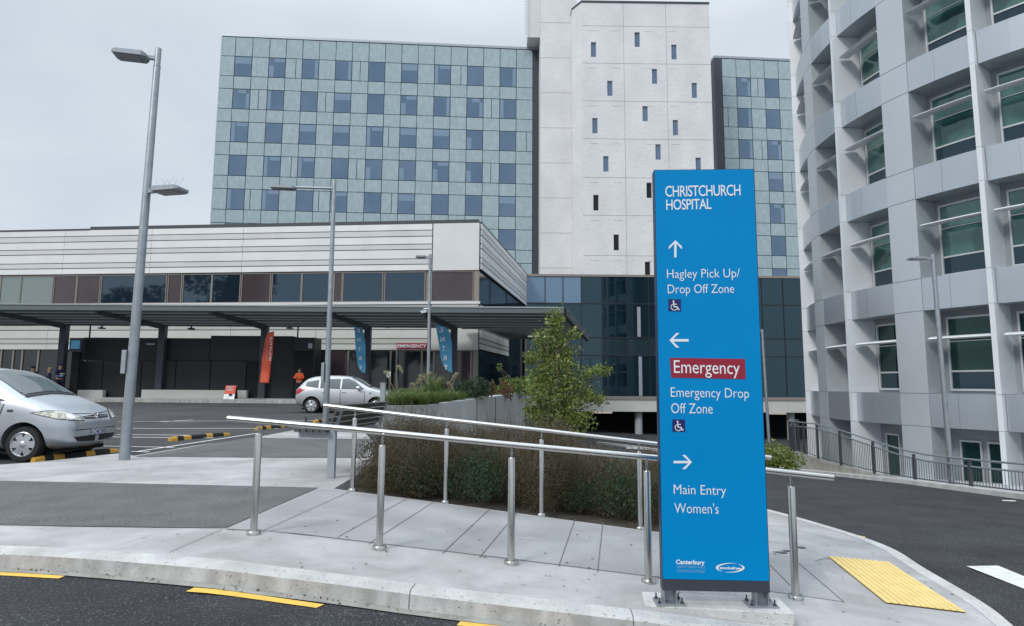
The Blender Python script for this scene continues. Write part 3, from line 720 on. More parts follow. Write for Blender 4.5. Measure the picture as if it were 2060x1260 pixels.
# ================================================================== WHITE CONCRETE LIFT TOWER
Yc = 69.5
cO = atY(1172, 300, Yc); cO.z = 0; cu_ = Vector((1, .012, 0)).normalized(); cn = Vector((cu_.y, -cu_.x, 0))
def CP(px, py): return atPl(px, py, cO, cn)
cW = (CP(1432, 200) - cO).dot(cu_); cz0 = 4.0; cz1 = (CP(1172, 2).z + CP(1426, 12).z) / 2
lt = thing('lift_tower', cO, 'tall white textured concrete tower with scattered slit windows', 'building')
slits = [(1194, 100), (1282, 80), (1356, 105), (1227, 178), (1317, 154), (1397, 182), (1298, 229), (1197, 253), (1359, 257), (1324, 306), (1219, 330), (1405, 333), (1199, 408), (1306, 383), (1240, 488), (1303, 543)]
holes = []
for sxp, syp in slits:
    p = CP(sxp, syp); a = (p - cO).dot(cu_); holes.append((a - .31, a + .31, p.z - cz0 - .92, p.z - cz0 + .92))
mb = wall_holes(cO + Z * cz0, cu_, Z, cn, cW, cz1 - cz0, holes, .22)
ch = cO - cu_ * 1.0 - cn * 1.6                           # chamfered left corner
for p, q in ((cO, ch), (ch, ch - cn * 6), (cO + cu_ * cW, cO + cu_ * cW - cn * 9)):
    mb.quad(Vector((p.x, p.y, cz0)), Vector((q.x, q.y, cz0)), Vector((q.x, q.y, cz1)), Vector((p.x, p.y, cz1)))
rf_ = [cO, cO + cu_ * cW, cO + cu_ * cW - cn * 9, ch - cn * 6, ch]
mb.add([Vector((p.x, p.y, cz1)) for p in rf_], [tuple(range(5))])
build('wall', mb, M['wallwhite'], lt)
mb = MB(); mb.prism([Vector((p.x, p.y, cz1 + .01)) for p in [cO + cn * .08 - cu_ * .03, cO + cu_ * (cW + .05) + cn * .08, cO + cu_ * (cW + .05) - cn * 9, ch - cn * 6, ch - cu_ * .05]], (0, 0, .22)); build('coping', mb, M['darkgrey'], lt)
for i, hl in enumerate(holes):
    a0_, a1_, b0_, b1_ = hl; b0_ += cz0; b1_ += cz0
    fr = build('window_frame', ring(cO, cu_, Z, cn, a0_, a1_, b0_, b1_, .05, -.2, -.12), M['seam'], lt)
    build('pane', planebox(cO, cu_, Z, cn, a0_ + .05, a1_ - .05, b0_ + .05, b1_ - .05, -.2, -.17), M['blackr'] if i in (12, 13, 14, 15) else M['towerglass'], fr)
mb = MB()
seamz = [CP(1172, y).z for y in (52, 127, 203, 279, 357, 433, 514)]
for zz in seamz:
    planebox(cO, cu_, Z, cn, 0, cW, zz - .025, zz + .025, 0, .006, mb)
for px in (1257, 1344): 
    a = (CP(px, 250) - cO).dot(cu_)
    zz = [cz0] + seamz[::-1] + [cz1]
    for p, q in zip(zz[:-1], zz[1:]): planebox(cO, cu_, Z, cn, a - .02, a + .02, p + .03, q - .03, 0, .006, mb)
for zz in seamz:                                         # small rebates above the slits
    for px in (1194, 1356, 1240, 1306):
        a = (CP(px, 200) - cO).dot(cu_); planebox(cO, cu_, Z, cn, a - .5, a + .5, zz - .62, zz - .58, 0, .005, mb)
build('panel_seam', mb, M['seam'], lt)
# the flank set back to the left
fO = atY(1087, 300, 72.2); fO.z = 0; fW = (atPl(1152, 300, fO, cn) - fO).dot(cu_) + .6
mb = MB(); planebox(fO, cu_, Z, cn, 0, fW, cz0, 60, -7, 0, mb); planebox(fO, cu_, Z, cn, -1.55, -.003, ztop + .02, 60, -7, -1.2, mb)
build('flank_wall', mb, M['wallwhite'], lt)
for i in range(11):
    zz = atPl(1110, 46 + 70.5 * i, fO, cn).z
    if zz > 10: build('panel_seam', planebox(fO, cu_, Z, cn, .02, fW - .65, zz - .025, zz + .025, 0, .006), M['seam'], lt)
mb = MB(); slot = fW - .62
for i in range(8):
    zz = atPl(1148, 95 + 72 * i, fO, cn).z; planebox(fO, cu_, Z, cn, slot, slot + .32, zz - 3.6, zz, 0, .02, mb)
build('slot_window', mb, M['glassdark'], lt)
mb = MB()
lx = fO - cu_ * 1.75 - cn * 1.0
for sxx in (-.25, .25): mb.tube(lx + cu_ * sxx + Z * (ztop + .2), lx + cu_ * sxx + Z * 60, .03, 6)
for i in range(60): 
    zz = ztop + .4 + .35 * i; mb.tube(lx - cu_ * .25 + Z * zz, lx + cu_ * .25 + Z * zz, .02, 5)
build('ladder', mb, M['galv'], lt)

# ================================================================== GLAZED LINK BLOCK (PODIUM)
pO = atY(1058, 700, 56.0); pO.z = 0; pu = Vector((1, .012, 0)).normalized(); pn = Vector((pu.y, -pu.x, 0))
def PP(px, py): return atPl(px, py, pO, pn)
def pa(px, py=700): return (PP(px, py) - pO).dot(pu)
pz = lambda y: PP(1200, y).z
gt, gb = pz(557), pz(797); pW = 32.0
pd = thing('glazed_link_block', pO, 'dark glazed link block raised over the undercroft, below the white tower', 'building')
build('glazing', planebox(pO, pu, Z, pn, .08, pW, gb, gt, -10, -.06), M['glasspod'], pd)
mb = MB(); planebox(pO, pu, Z, pn, -.1, pW, gt, gt + .2, -10, .06, mb); planebox(pO, pu, Z, pn, -.1, .08, gb, gt - .002, -10, .05, mb); build('roof_trim', mb, M['mullbrown'], pd)
mb = MB(); vs = [pa(x) for x in (1096.4, 1132.9, 1170, 1215.5, 1261.6, 1306.8, 1353, 1399, 1445, 1491, 1536.7, 1580.5, 1625, 1670)]
hs = [pz(y) for y in (611, 679, 715)]
hz_ = [gb] + hs[::-1] + [gt]
for a in vs: planebox(pO, pu, Z, pn, a - .035, a + .035, gb, gt, -.06, .0, mb)
for zz in hs:
    ed = [.08] + vs + [pW]
    for a, b in zip(ed[:-1], ed[1:]): planebox(pO, pu, Z, pn, a + .036, b - .036, zz - .05, zz + .05, -.06, -.005, mb)
build('mullion', mb, M['darkframe'], pd)
build('spandrel_glazing', planebox(pO, pu, Z, pn, .09, pW - .1, hs[2], hs[1], -.058, -.052), M['spandrelglass'], pd)
build('painted_sky_glazing', planebox(pO, pu, Z, pn, .09, vs[2] - .04, hs[0], gt - .01, -.058, -.052), M['skyglass'], pd)  # paler overlay on the top left panes, coloured as reflected sky
mb = MB(); planebox(pO, pu, Z, pn, pa(1140), pW, pz(804), gb - .002, -10, .12, mb); build('sill_band', mb, M['mullbrown'], pd)
mb = MB(); planebox(pO, pu, Z, pn, pa(1140), pW, pz(828), pz(804) - .002, -10, .05, mb); build('floor_beam', mb, M['beige'], pd)
for px, y0, y1 in ((1285, 617, 677), (1288, 717, 796)):
    mb = MB(); a = pa(px, y0); planebox(pO, pu, Z, pn, a - .15, a + .15, pz(y1), pz(y0), -.058, -.03, mb); build('inner_column', mb, M['lampgrey'], pd)
for px in (1289, 1420, 1600, 1720):
    mb = MB(); a = pa(px, 850); mb.lathe([(.34, -4.2), (.34, pz(828) - .01)], pO + pu * a - pn * .9, n=18); build('column', mb, M['wallgrey'], pd, smooth=40)
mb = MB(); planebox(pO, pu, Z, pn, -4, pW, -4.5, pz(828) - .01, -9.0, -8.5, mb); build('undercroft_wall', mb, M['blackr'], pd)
mb = MB()
for px in (1577, 1215): a = pa(px, 830); planebox(pO, pu, Z, pn, a - .9, a + .9, pz(833), pz(829), -1.2, -1.0, mb)
build('undercroft_lamp', mb, mat('lamp_strip', (.6, .55, .52), .5, emit=((.7, .6, .55), .5)), pd)

# ================================================================== LOW EMERGENCY BUILDING
E0 = atY(962, 700, 38.0); E0.z = 0; El = atY(0, 700, 41.1); El.z = 0
eu = (E0 - El).normalized(); en = Vector((eu.y, -eu.x, 0)); LEN = (E0 - El).length + 14; eO = E0 - eu * LEN
def EP(px, py): return atPl(px, py, E0, en)
def ea(px, py=600): return (EP(px, py) - eO).dot(eu)
ez = lambda y: EP(955, y).z
su_ = Vector((.1786, 1, 0)).normalized(); sn_ = Vector((su_.y, -su_.x, 0)); SL = 18.6
eb = thing('emergency_building', E0, 'low white-clad emergency department with a ribbon of windows above the canopy', 'building')
zF1, zF0, zW0 = ez(450), ez(545), ez(607)
zL0 = ez(706)
fr = [0, .145, .27, .44, .55, .75, .865, 1.0]
def boards(o, u, n, a0, a1, z0, z1, joints, mb):
    cuts = [a0] + joints + [a1]
    for i in range(7):
        b0 = z1 - (z1 - z0) * fr[i + 1]; b1 = z1 - (z1 - z0) * fr[i]
        for p, q in zip(cuts[:-1], cuts[1:]):
            d = .035 if i % 2 else .0
            c0 = [o + u * (p + .012) + n * (.13 + d), o + u * (q - .012) + n * (.13 + d)]
            lo = n * (.035 if i % 2 == 0 else -.02)
            v = [k + Z * b1 - n * 0 for k in c0] + [k + lo + Z * (b0 + .05) for k in c0] 
            bk_ = [k - n * .12 for k in v]
            mb.add(v + bk_, [(0, 1, 3, 2), (0, 4, 5, 1), (2, 3, 7, 6), (0, 2, 6, 4), (1, 5, 7, 3)])
mb = MB(); boards(eO, eu, en, 0, ea(868), zF0, zF1, [ea(124), ea(300), ea(485)], mb)
planebox(eO, eu, Z, en, ea(870), LEN, zF0 + .02, zF1, 0, .16, mb)
boards(E0, su_, sn_, .02, SL, zF0 + .05, zF1, [], mb)
build('fascia', mb, M['fascia'], eb)
mb = MB(); planebox(eO, eu, Z, en, 0, LEN - .3, 0, zF1 - .05, -10, 0, mb); build('wall', mb, M['mullbrown'], eb)
mb = MB(); mb.wallbox(E0 - en * 1.5, E0 - en * 1.5 + su_ * SL, -5, .0, 0, zF1 - .06); build('side_wall', mb, M['glassdark'], eb)
mb = MB(); planebox(eO, eu, Z, en, 0, ea(172), zF1, zF1 + .10, -10, .16, mb); planebox(eO, eu, Z, en, ea(172), LEN - .05, zF1 + .0, zF1 + .24, -10, .10, mb)
mb.wallbox(E0, E0 + su_ * SL, -4, .14, zF1 + .002, zF1 + .1); build('parapet', mb, M['darkgrey'], eb)
# window ribbon
rib = [(-120, -60, 'g'), (-58, 0, 'p'), (1, 40.6, 'p'), (42, 106, 'p'), (108.5, 153.6, 'b'), (155, 201, 'b'), (203.7, 270, 'd'), (273, 334.5, 'd'), (338, 365, 'b'), (368, 425, 'd'), (426.6, 483, 'd'), (486, 544, 'b'), (547, 606, 'g'), (607.5, 665.6, 'g'), (672, 688, 'b'), (690, 770, 'g'), (774, 855, 'g'), (868, 952, 'b')]
zw1 = zF0 - .02
for x0, x1, kd_ in rib:
    a, b = ea(x0), ea(x1)
    fr_ = build('window', ring(eO, eu, Z, en, a - .02, b + .02, zW0, zw1, .05, .002, .09), M['mullbrown'], eb)
    build('pane', planebox(eO, eu, Z, en, a + .03, b - .03, zW0 + .05, zw1 - .05, .002, .05), {'p': M['glasspale'], 'b': M['brown'], 'd': M['glassblue'], 'g': M['glassblue']}[kd_], fr_)
mb = MB(); planebox(eO, eu, Z, en, ea(954), LEN + .02, 0, zF0, .0, .1, mb); build('corner_post', mb, M['mullbrown'], eb)
mb = MB(); planebox(eO, eu, Z, en, 0, LEN + .1, zW0 - .16, zW0 - .005, 0, .2, mb); build('window_sill', mb, M['fascia'], eb)
# side glazing strip under the fascia
mb = MB(); mb.wallbox(E0 + su_ * .15, E0 + su_ * SL, -.2, -.02, zW0, zF0 + .05); build('side_window', mb, M['glassdark'], eb)
# lower cladding above the doors
mb = MB(); boards(eO, eu, en, 0, ea(868), zL0, zW0 - .2, [ea(106), ea(280), ea(470), ea(640)], mb)
planebox(eO, eu, Z, en, ea(870), LEN, zL0 + .03, zW0 - .2, 0, .16, mb)
boards(E0, su_, sn_, .02, 9.5, zL0 + .05, zW0 - .2, [], mb)
build('lower_cladding', mb, M['beige'], eb)
mb = MB()
dm = [-60, -20, 16, 40, 58, 90, 640, 668, 706, 742, 790, 802, 852, 876, 915, 950]
for p, q in zip(dm[:-1], dm[1:]): planebox(eO, eu, Z, en, ea(p) + .05, ea(q) - .05, .1, zL0 - .04, .002, .04, mb)
build('ground_glazing', mb, M['glassdark'], eb)
for p in dm: build('door_frame', planebox(eO, eu, Z, en, ea(p) - .05, ea(p) + .05, .1, zL0, .002, .10), M['mullbrown'], eb)
for x0_, x1_ in ((892, 948), (672, 704)): build('door_panel', planebox(eO, eu, Z, en, ea(x0_), ea(x1_), .1, zL0 - .05, .05, .07), M['brown'], eb)
mb = MB(); mb.wallbox(E0 + su_ * .2, E0 + su_ * 9.5, -.2, -.03, .1, zL0 + .05); build('side_door_glazing', mb, M['glassdark'], eb)
# EMERGENCY lettering over the doors
c = EP(828, 697); es = thing('emergency_sign', c, 'small red EMERGENCY sign with white letters above the entrance doors', 'sign')
a0_, a1_ = ea(800, 697), ea(861, 697); b0_, b1_ = ez(702.5), ez(691)
build('board', planebox(eO, eu, Z, en, a0_, a1_, b0_, b1_, .17, .21), M['signred'], es)
build('lettering', text_mb('EMERGENCY', eO + eu * (a0_ + .06) + Z * (b0_ + .08) + en * .214, eu, Z, en, a1_ - a0_ - .12, b1_ - b0_ - .16, .02), M['signwhite'], es)

# ================================================================== CURVED BUILDING
RC = Vector((25.5, 26.0, 0)); RR = 11.962; RD = .95
def CY(a, r, z): return Vector((RC.x + r * cos(radians(a)), RC.y + r * sin(radians(a)), z))
def arcbox(a0, a1, r0, r1, z0, z1, mb=None, seg=None):
    mb = mb or MB(); n = seg or max(1, int(abs(a1 - a0) / 1.8)); A = [a0 + (a1 - a0) * i / n for i in range(n + 1)]
    P = []
    for a in A: P += [CY(a, r0, z0), CY(a, r1, z0), CY(a, r1, z1), CY(a, r0, z1)]
    fs = [(0, 1, 2, 3), (4 * n + 3, 4 * n + 2, 4 * n + 1, 4 * n)]
    for i in range(n):
        o = 4 * i
        for j in range(4): fs.append((o + j, o + (j + 1) % 4, o + 4 + (j + 1) % 4, o + 4 + j))
    return mb.add(P, fs)
def radbox(a, half, r0, r1, z0, z1, mb=None):                # blade standing along a radius
    mb = mb or MB(); u = Vector((cos(radians(a)), sin(radians(a)), 0)); t = Vector((-u.y, u.x, 0))
    return mb.obox(RC + u * (r0 + r1) / 2 + Z * (z0 + z1) / 2, u, t, Z, (r1 - r0) / 2, half, (z1 - z0) / 2)
cb = thing('curved_building', (RC.x, RC.y, -2), 'grey aluminium clad building with a curved front of deep windows, white fins and sunshades', 'building')
ZB = [1.28 + 4 * k for k in range(6)]; BH = 1.13; ZTOP = 23.2; ZLOW = -3.6
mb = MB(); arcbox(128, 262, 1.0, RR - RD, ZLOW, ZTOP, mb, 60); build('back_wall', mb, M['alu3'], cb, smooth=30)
PIL = [(142.6, 147.9), (169.2, 174.4), (195.8, 201.1), (222.4, 227.7), (249, 254.3)]
FIN = [158.35, 185.0, 211.65, 238.3]
dg = .06
for a0, a1 in PIL:
    mb = MB(); zz = [ZLOW]
    for zb_ in ZB: zz += [zb_ - BH, zb_]
    zz.append(ZTOP)
    for p, q in zip(zz[:-1], zz[1:]): arcbox(a0, a1, RR - RD + .001, RR, p + .012, q - .012, mb, 4)
    arcbox(a0 + .06, a1 - .06, RR - RD + .001, RR - .03, ZLOW, ZTOP, mb, 4)
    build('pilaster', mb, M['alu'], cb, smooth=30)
for f in FIN:
    mb = MB()
    zz = [ZLOW]
    for zb_ in ZB: zz += [zb_ - BH, zb_]
    zz.append(ZTOP)
    for p, q in zip(zz[:-1], zz[1:]): radbox(f, .075, RR - RD + .001, RR + .20, p + .006, q - .006, mb)
    o = build('fin', mb, M['fin'], cb)
HB = []
for i in range(4):
    HB += [(PIL[i][1], FIN[i] - .40), (FIN[i] + .40, PIL[i + 1][0])]
HB = [h for h in HB if h[0] < 240][:8]
rw_ = random.Random(5)
for hi, (a0, a1) in enumerate(HB):
    if a1 < 155: continue
    for k, zb_ in enumerate(ZB):
        m_ = a0 + (a1 - a0) * (.42 if hi % 2 else .45)
        mb = MB(); arcbox(a0 + dg, m_ - .03, RR - RD + .001, RR - .012, zb_ - BH, zb_, mb, 3); arcbox(m_ + .03, a1 - dg, RR - RD + .001, RR - .012, zb_ - BH, zb_, mb, 3)
        arcbox(m_ - .03, m_ + .03, RR - RD + .001, RR - .03, zb_ - BH + .01, zb_ - .01, mb, 1)
        build('spandrel', mb, M['alu2'], cb, smooth=30)
        if k == 5: continue
        w0, w1 = a0 + .95, a1 - .45; s0_, s1_ = zb_ + .10, zb_ + 4 - BH - .22
        r0 = RR - RD + .001; tf = .30
        mb = MB(); rt = r0 + .10
        arcbox(w0, w0 + tf, r0, rt, s0_, s1_, mb, 1); arcbox(w1 - tf, w1, r0, rt, s0_, s1_, mb, 1)
        arcbox(w0 + tf, w1 - tf, r0, rt, s0_, s0_ + .07, mb, 4); arcbox(w0 + tf, w1 - tf, r0, rt, s1_ - .07, s1_, mb, 4)
        arcbox(w0 + tf, w1 - tf, r0, rt - .02, s0_ + .64, s0_ + .70, mb, 4); arcbox(w0 + tf, w1 - tf, r0, rt - .05, s1_ - .86, s1_ - .84, mb, 4)
        wf = build('window', mb, M['winframe'], cb)
        mb = MB(); arcbox(w0 + tf, w1 - tf, r0, r0 + .04, s0_ + .71, s1_ - .89, mb, 2); arcbox(w0 + tf, w1 - tf, r0, r0 + .04, s1_ - .82, s1_ - .07, mb, 2)
        build('pane', mb, M['glasslow'] if k == 0 else M['glassgreen'], wf)
        mb = MB(); arcbox(w0 + tf, w1 - tf, r0, r0 + .04, s0_ + .07, s0_ + .635, mb, 2); build('lower_pane', mb, M['glasslow2'], wf)
        mb = MB(); zs = zb_ + 4 - BH - .98; n = 6; P = []; q = 10
        for i in range(n + 1):
            a = a0 + .55 + (a1 - a0 - .75) * i / n
            for j in range(q):
                t = 2 * pi * j / q; P.append(CY(a, RR - .24 + .28 * cos(t), zs + .065 * sin(t) - .03 * cos(t)))
        fs = [(i * q + j, i * q + (j + 1) % q, (i + 1) * q + (j + 1) % q, (i + 1) * q + j) for i in range(n) for j in range(q)] + [tuple(range(q)), tuple(range(n * q, n * q + q))]
        mb.add(P, fs)
        build('sunshade', mb, M['shade'], cb, smooth=50)
    for f0, f1 in ((.18, .52), (.61, .97)):
        a_, b_ = a0 + (a1 - a0) * f0, a0 + (a1 - a0) * f1; r0 = RR - RD + .001; z0_, z1_ = -2.0, -.27; mb = MB()
        arcbox(a_, a_ + .22, r0, r0 + .1, z0_, z1_, mb, 1); arcbox(b_ - .22, b_, r0, r0 + .1, z0_, z1_, mb, 1); arcbox(a_ + .22, b_ - .22, r0, r0 + .1, z0_, z0_ + .06, mb, 2); arcbox(a_ + .22, b_ - .22, r0, r0 + .1, z1_ - .06, z1_, mb, 2)
        wf = build('basement_window', mb, M['winframe'], cb)
        mb = MB(); arcbox(a_ + .22, b_ - .22, r0, r0 + .04, z0_ + .06, z1_ - .06, mb, 2); build('pane', mb, M['glasslow'], wf)
mb = MB(); arcbox(128, 262, .5, RR + .1, ZTOP, ZTOP + .4, mb, 60); build('roof', mb, M['alu'], cb)

# ================================================================== ENTRANCE CANOPY
CYb, CYf = 36.2, 32.0
zb1 = atY(540, 655, CYb).z; zf1 = atY(540, 627, CYf).z; zf2 = atY(540, 617, CYf).z
cpx = [(-90, 655), (131, 655), (329, 655), (534, 655), (741, 655), (914, 652)]
cols_ = [atY(x, y, CYb) for x, y in cpx]
ct = thing('entrance_canopy', Vector((-10, CYb, .5)), 'long dark steel slatted canopy on posts along the front of the emergency department', 'canopy')
xL, xR = -38.0, atY(1134, 612, CYf).x
xRb = atY(1178, 676, 44.0).x
def cz(y): return zf1 + (zb1 - zf1) * (y - CYf) / (CYb - CYf)
mb = MB(); mb.box(xL, xR, CYf - .06, CYf, zf1, zf2 + .0, ); build('front_edge', mb, M['canopyedge'], ct)
mb = MB(); mb.box(xL, xR, CYf - .10, CYf + .05, zf2 + .001, zf2 + .07); build('gutter', mb, M['galv'], ct)
sl = MB(); sl2 = MB(); y = CYf + .25; si = 0
while y < 45.5:
    zc = cz(min(y, CYb + .6)); x1 = xR + (xRb - xR) * (y - CYf) / (44.0 - CYf); x0 = xL
    if y > CYb + .7: x0 = E0.x + .3 + (y - 38) * .1786 + .1 if y > 37.6 else -3.0
    si += 1; (sl2 if si % 4 == 0 else sl).box(x0, x1, y - .03, y + .03, zc + .02, zc + (.15 if si % 4 else .16)); y += .21
build('slats', sl, M['slat'], ct)['kind'] = 'stuff'; build('lit_slats', sl2, M['slatlit'], ct)['kind'] = 'stuff'  # second mesh is coloured paler to stand for lit lower edges
mb = MB(); mb.box(xL, E0.x + .6, CYb + .05, CYb + .35, zb1 - .02, zb1 + .3)
n = 5
for i in range(9):
    xx = xL + (xR - xL) * i / 8
for yy in (33.1, 34.6): mb.box(xL, xR + .4, yy - .06, yy + .06, cz(yy) + .152, cz(yy) + .26)
A_ = Vector((xR, CYf, zf1)); B_ = Vector((xRb + .1, 44, zb1 - .1)); mb.obox((A_ + B_) / 2, (B_ - A_).normalized(), Vector((1, 0, 0)), Z, (B_ - A_).length / 2, .06, .17)
build('beams', mb, M['canopy'], ct)
mb = MB(); a, b = A_ + Vector((.07, 0, .0)), B_ + Vector((.07, 0, 0)); mb.add([a + Z * -.1, b + Z * -.12, b + Z * .2, a + Z * .42], [(0, 1, 2, 3)]); mb.add([a + Z * -.1 + Vector((.05, 0, 0)), b + Z * -.12 + Vector((.05, 0, 0)), b + Z * .2 + Vector((.05, 0, 0)), a + Z * .42 + Vector((.05, 0, 0))], [(3, 2, 1, 0)]); build('end_edge', mb, M['canopyedge'], ct)
for c in cols_:
    mb = MB(); g_ = H(c.x, c.y) + .1; mb.box(c.x - .19, c.x + .19, c.y - .16, c.y + .16, g_, zb1 - .02); build('column', mb, M['charcoal'], ct, bevel=.01)
    a = Vector((c.x, c.y - .16, zb1 - .12)); b = Vector((c.x - 1.25, CYf + .1, zf1 - .02)); d = (b - a).normalized()
    if c.x < 2: mb = MB(); mb.obox((a + b) / 2, d, d.cross(Z).normalized(), d.cross(Z).normalized().cross(d), (a - b).length / 2, .10, .14); build('bracket_arm', mb, M['canopy'], ct)
for px, py in ((1000, 654), (1062, 676)):
    p = atY(px + 27, py, 39.5); mb = MB(); mb.box(p.x - .85, p.x + .85, 39.4, 39.6, p.z - .06, p.z); build('strip_lamp', mb, mat('canopy_lamp', (.8, .8, .8), .5, emit=((.9, .9, .9), .35)), ct)
mb = MB()
for px, py, Y in ((182, 655, 36.8), (600, 652, 36.8)):
    p = atY(px, py, Y); mb.tube((p.x, Y, zb1), (p.x, Y, H(p.x, Y) + .1), .045, 8)
    build('downpipe', mb, M['charcoal'], ct); mb = MB()
for px, py in ((205, 657), (385, 658), (583, 657), (780, 655), (928, 655)):
    p = atY(px, py, 36.9); mb = MB(); mb.lathe([(.0, .0), (.2, .02), (.22, .08), (.05, .12), (.05, .3)], (p.x, 36.9, p.z - .16), n=12); build('downlight', mb, M['darkgrey'], ct, smooth=40)

# black site cabin and hoarding under the canopy
def FPt(px, py, Y): return atY(px, py, Y)
hb = thing('black_cabin', atY(390, 806, 36.0), 'long black temporary screening cabin standing on the footpath under the canopy', 'cabin')
def frontbox(x0, x1, y0, y1, Y, dep, mb=None):
    mb = mb or MB(); a = atY(x0, (y0 + y1) / 2, Y); b = atY(x1, (y0 + y1) / 2, Y); mb.box(a.x, b.x, Y, Y + dep, atY((x0 + x1) / 2, y1, Y).z, atY((x0 + x1) / 2, y0, Y).z); return mb
build('upper_panel', frontbox(166, 422, 680, 725, 36.5, 1.5), M['black'], hb)
build('upper_panel', frontbox(423, 588, 676, 726, 36.35, 1.6), M['black'], hb)
mb = MB()
for x0, x1 in ((142, 205), (206, 283), (284, 352), (353, 422), (423, 494)): frontbox(x0, x1 - .6, 727, 806, 36.3, .3, mb)
build('hoarding', mb, M['black'], hb)
build('screen_wall', frontbox(496, 632, 679, 806, 36.38, 1.2), M['black'], hb)
build('doorway', frontbox(496, 520, 727, 806, 36.30, .06), M['blackr'], hb)
mb = MB(); frontbox(590, 632, 681, 706, 36.2, .15, mb); build('canopy_hood', mb, M['black'], hb)
build('doorway', frontbox(590, 628, 707, 806, 36.34, .03), M['blackr'], hb)
mb = MB(); frontbox(294, 311, 691, 694, 36.44, .05, mb); build('wall_lamp', mb, M['lampgrey'], hb)
mb = MB(); frontbox(620, 628, 691, 701, 36.15, .04, mb); build('notice', mb, M['lampgrey'], hb)
ks = thing('information_kiosk', atY(155, 806, 35.6), 'dark information stand with a small lit blue screen beside the canopy post', 'kiosk')
build('housing', frontbox(140, 164, 680, 705, 35.7, .3), M['darkgrey'], ks)
build('screen', frontbox(142.5, 160, 685, 702, 35.66, .03), M['screen'], ks)
build('shelf', frontbox(137, 162, 705.3, 708, 35.5, .5), M['charcoal'], ks); build('stand', frontbox(141, 156, 708.3, 806, 35.8, .2), M['blackr'], ks)
def lowwall(x0, x1, lab):
    mb = frontbox(x0, x1, 785, 808, 35.9, .3); o = build('low_wall', mb, M['beige'], None, bevel=.01, at=atY((x0 + x1) / 2, 808, 36.0)); tag(o, lab, 'wall', 'low walls in front of the black cabin')
lowwall(150, 206, 'short low concrete wall between the silver hatchback and the tall lamp post')
lowwall(284, 495, 'long low concrete wall behind the orange sandwich board')

# ================================================================== FENCE AND RETAINING WALL BY THE CURVED BUILDING
fb = [(2120, 998, 940), (1940, 979, 925), (1830, 969, 912), (1750, 957, 887), (1685, 946, 865), (1640, 936, 853)]
FB = []
for x, yb, yt in fb:
    u_ = (x - 1030) / FPX * cos(TILT); Y_ = 12.62 / u_; p = Vector((12.62, Y_, H(12.62, Y_))); top = atY(x, yt, Y_); FB.append((p, top.z))
# round the end of the wall
e = FB[-1][0]
tail = [(e + Vector((-.14, .9, 0)), FB[-1][1] + .0), (e + Vector((-.12, 1.9, 0)), FB[-1][1] - .02), (e + Vector((.05, 2.7, 0)), FB[-1][1] - .05), (e + Vector((.42, 3.4, 0)), FB[-1][1] - .06), (e + Vector((1.0, 3.9, 0)), FB[-1][1] - .06)]
ALL = FB + tail
def fbase(i):
    p = ALL[i][0]; return H(p.x, p.y) - .05
wall_lift = [0, 0, 0, .12, .32, .50, .72, .80, .80, .80, .80]
ft = thing('railing_fence', FB[2][0], 'grey steel railing fence with double rail in front of the curved building', 'fence')
mb = MB(); mb2 = MB(); mb3 = MB()
P1 = [Vector((p.x, p.y, t)) for p, t in ALL]; 
def dense(P, it=2): return smooth2(P, it)
mb.path(dense(P1, 1), .028, 8); build('top_rail', mb, M['galv'], ft, smooth=40)
mb = MB(); mb.path(dense([p - Z * .19 for p in P1], 1), .025, 8); build('mid_rail', mb, M['galv'], ft, smooth=40)
B1 = [Vector((p.x, p.y, fbase(i) + wall_lift[i] + .10)) for i, (p, t) in enumerate(ALL)]
mb = MB(); mb.path(dense(B1, 1), .018, 6); build('bottom_rail', mb, M['darkgrey'], ft, smooth=40)
for i, (p, t) in enumerate(ALL):
    mb = MB(); mb.box(p.x - .035, p.x + .035, p.y - .035, p.y + .035, fbase(i) + wall_lift[i] - .05, t - .03); build('post', mb, M['darkgrey'], ft)
mb = MB()
for i in range(len(P1) - 1):
    n = int((P1[i + 1] - P1[i]).length / .11)
    for j in range(1, n):
        f = j / n; a = B1[i].lerp(B1[i + 1], f); b = P1[i].lerp(P1[i + 1], f) - Z * .2; mb.tube(a, b, .008, 4, cap=False)
build('baluster', mb, M['darkgrey'], ft)['kind'] = 'stuff'
wl = [(p + Vector((-.1, -.12, 0)) if i < 6 else p + (p - (e + Vector((.4, 2.2, 0)))).normalized() * .14) for i, (p, t) in enumerate(ALL)]
wpts = [(wl[i], fbase(i) + wall_lift[i], fbase(i) - .4) for i in range(2, len(ALL))]
mb = MB(); D = smooth2([w_[0] for w_ in wpts], 1); T = smooth2([Vector((w_[1], w_[2], 0)) for w_ in wpts], 1)
a = [Vector((p.x, p.y, t.y)) for p, t in zip(D, T)]; b = [Vector((p.x, p.y, t.x)) for p, t in zip(D, T)]
cen = e + Vector((.6, 2.0, 0)); inn = [p + Vector((.25, .12, 0)) if i < 8 else p + Vector((cen.x - p.x, cen.y - p.y, 0)).normalized() * .25 for i, p in enumerate(b)]
mb.strip(a, b); mb.strip(b, inn); mb.strip(inn, [Vector((p.x, p.y, q.z)) for p, q in zip(inn, a)])
o = build('retaining_wall', mb, M['oldconc'], None, smooth=40, at=FB[-1][0]); tag(o, 'weathered curved concrete retaining wall carrying the end of the railing fence', 'wall')

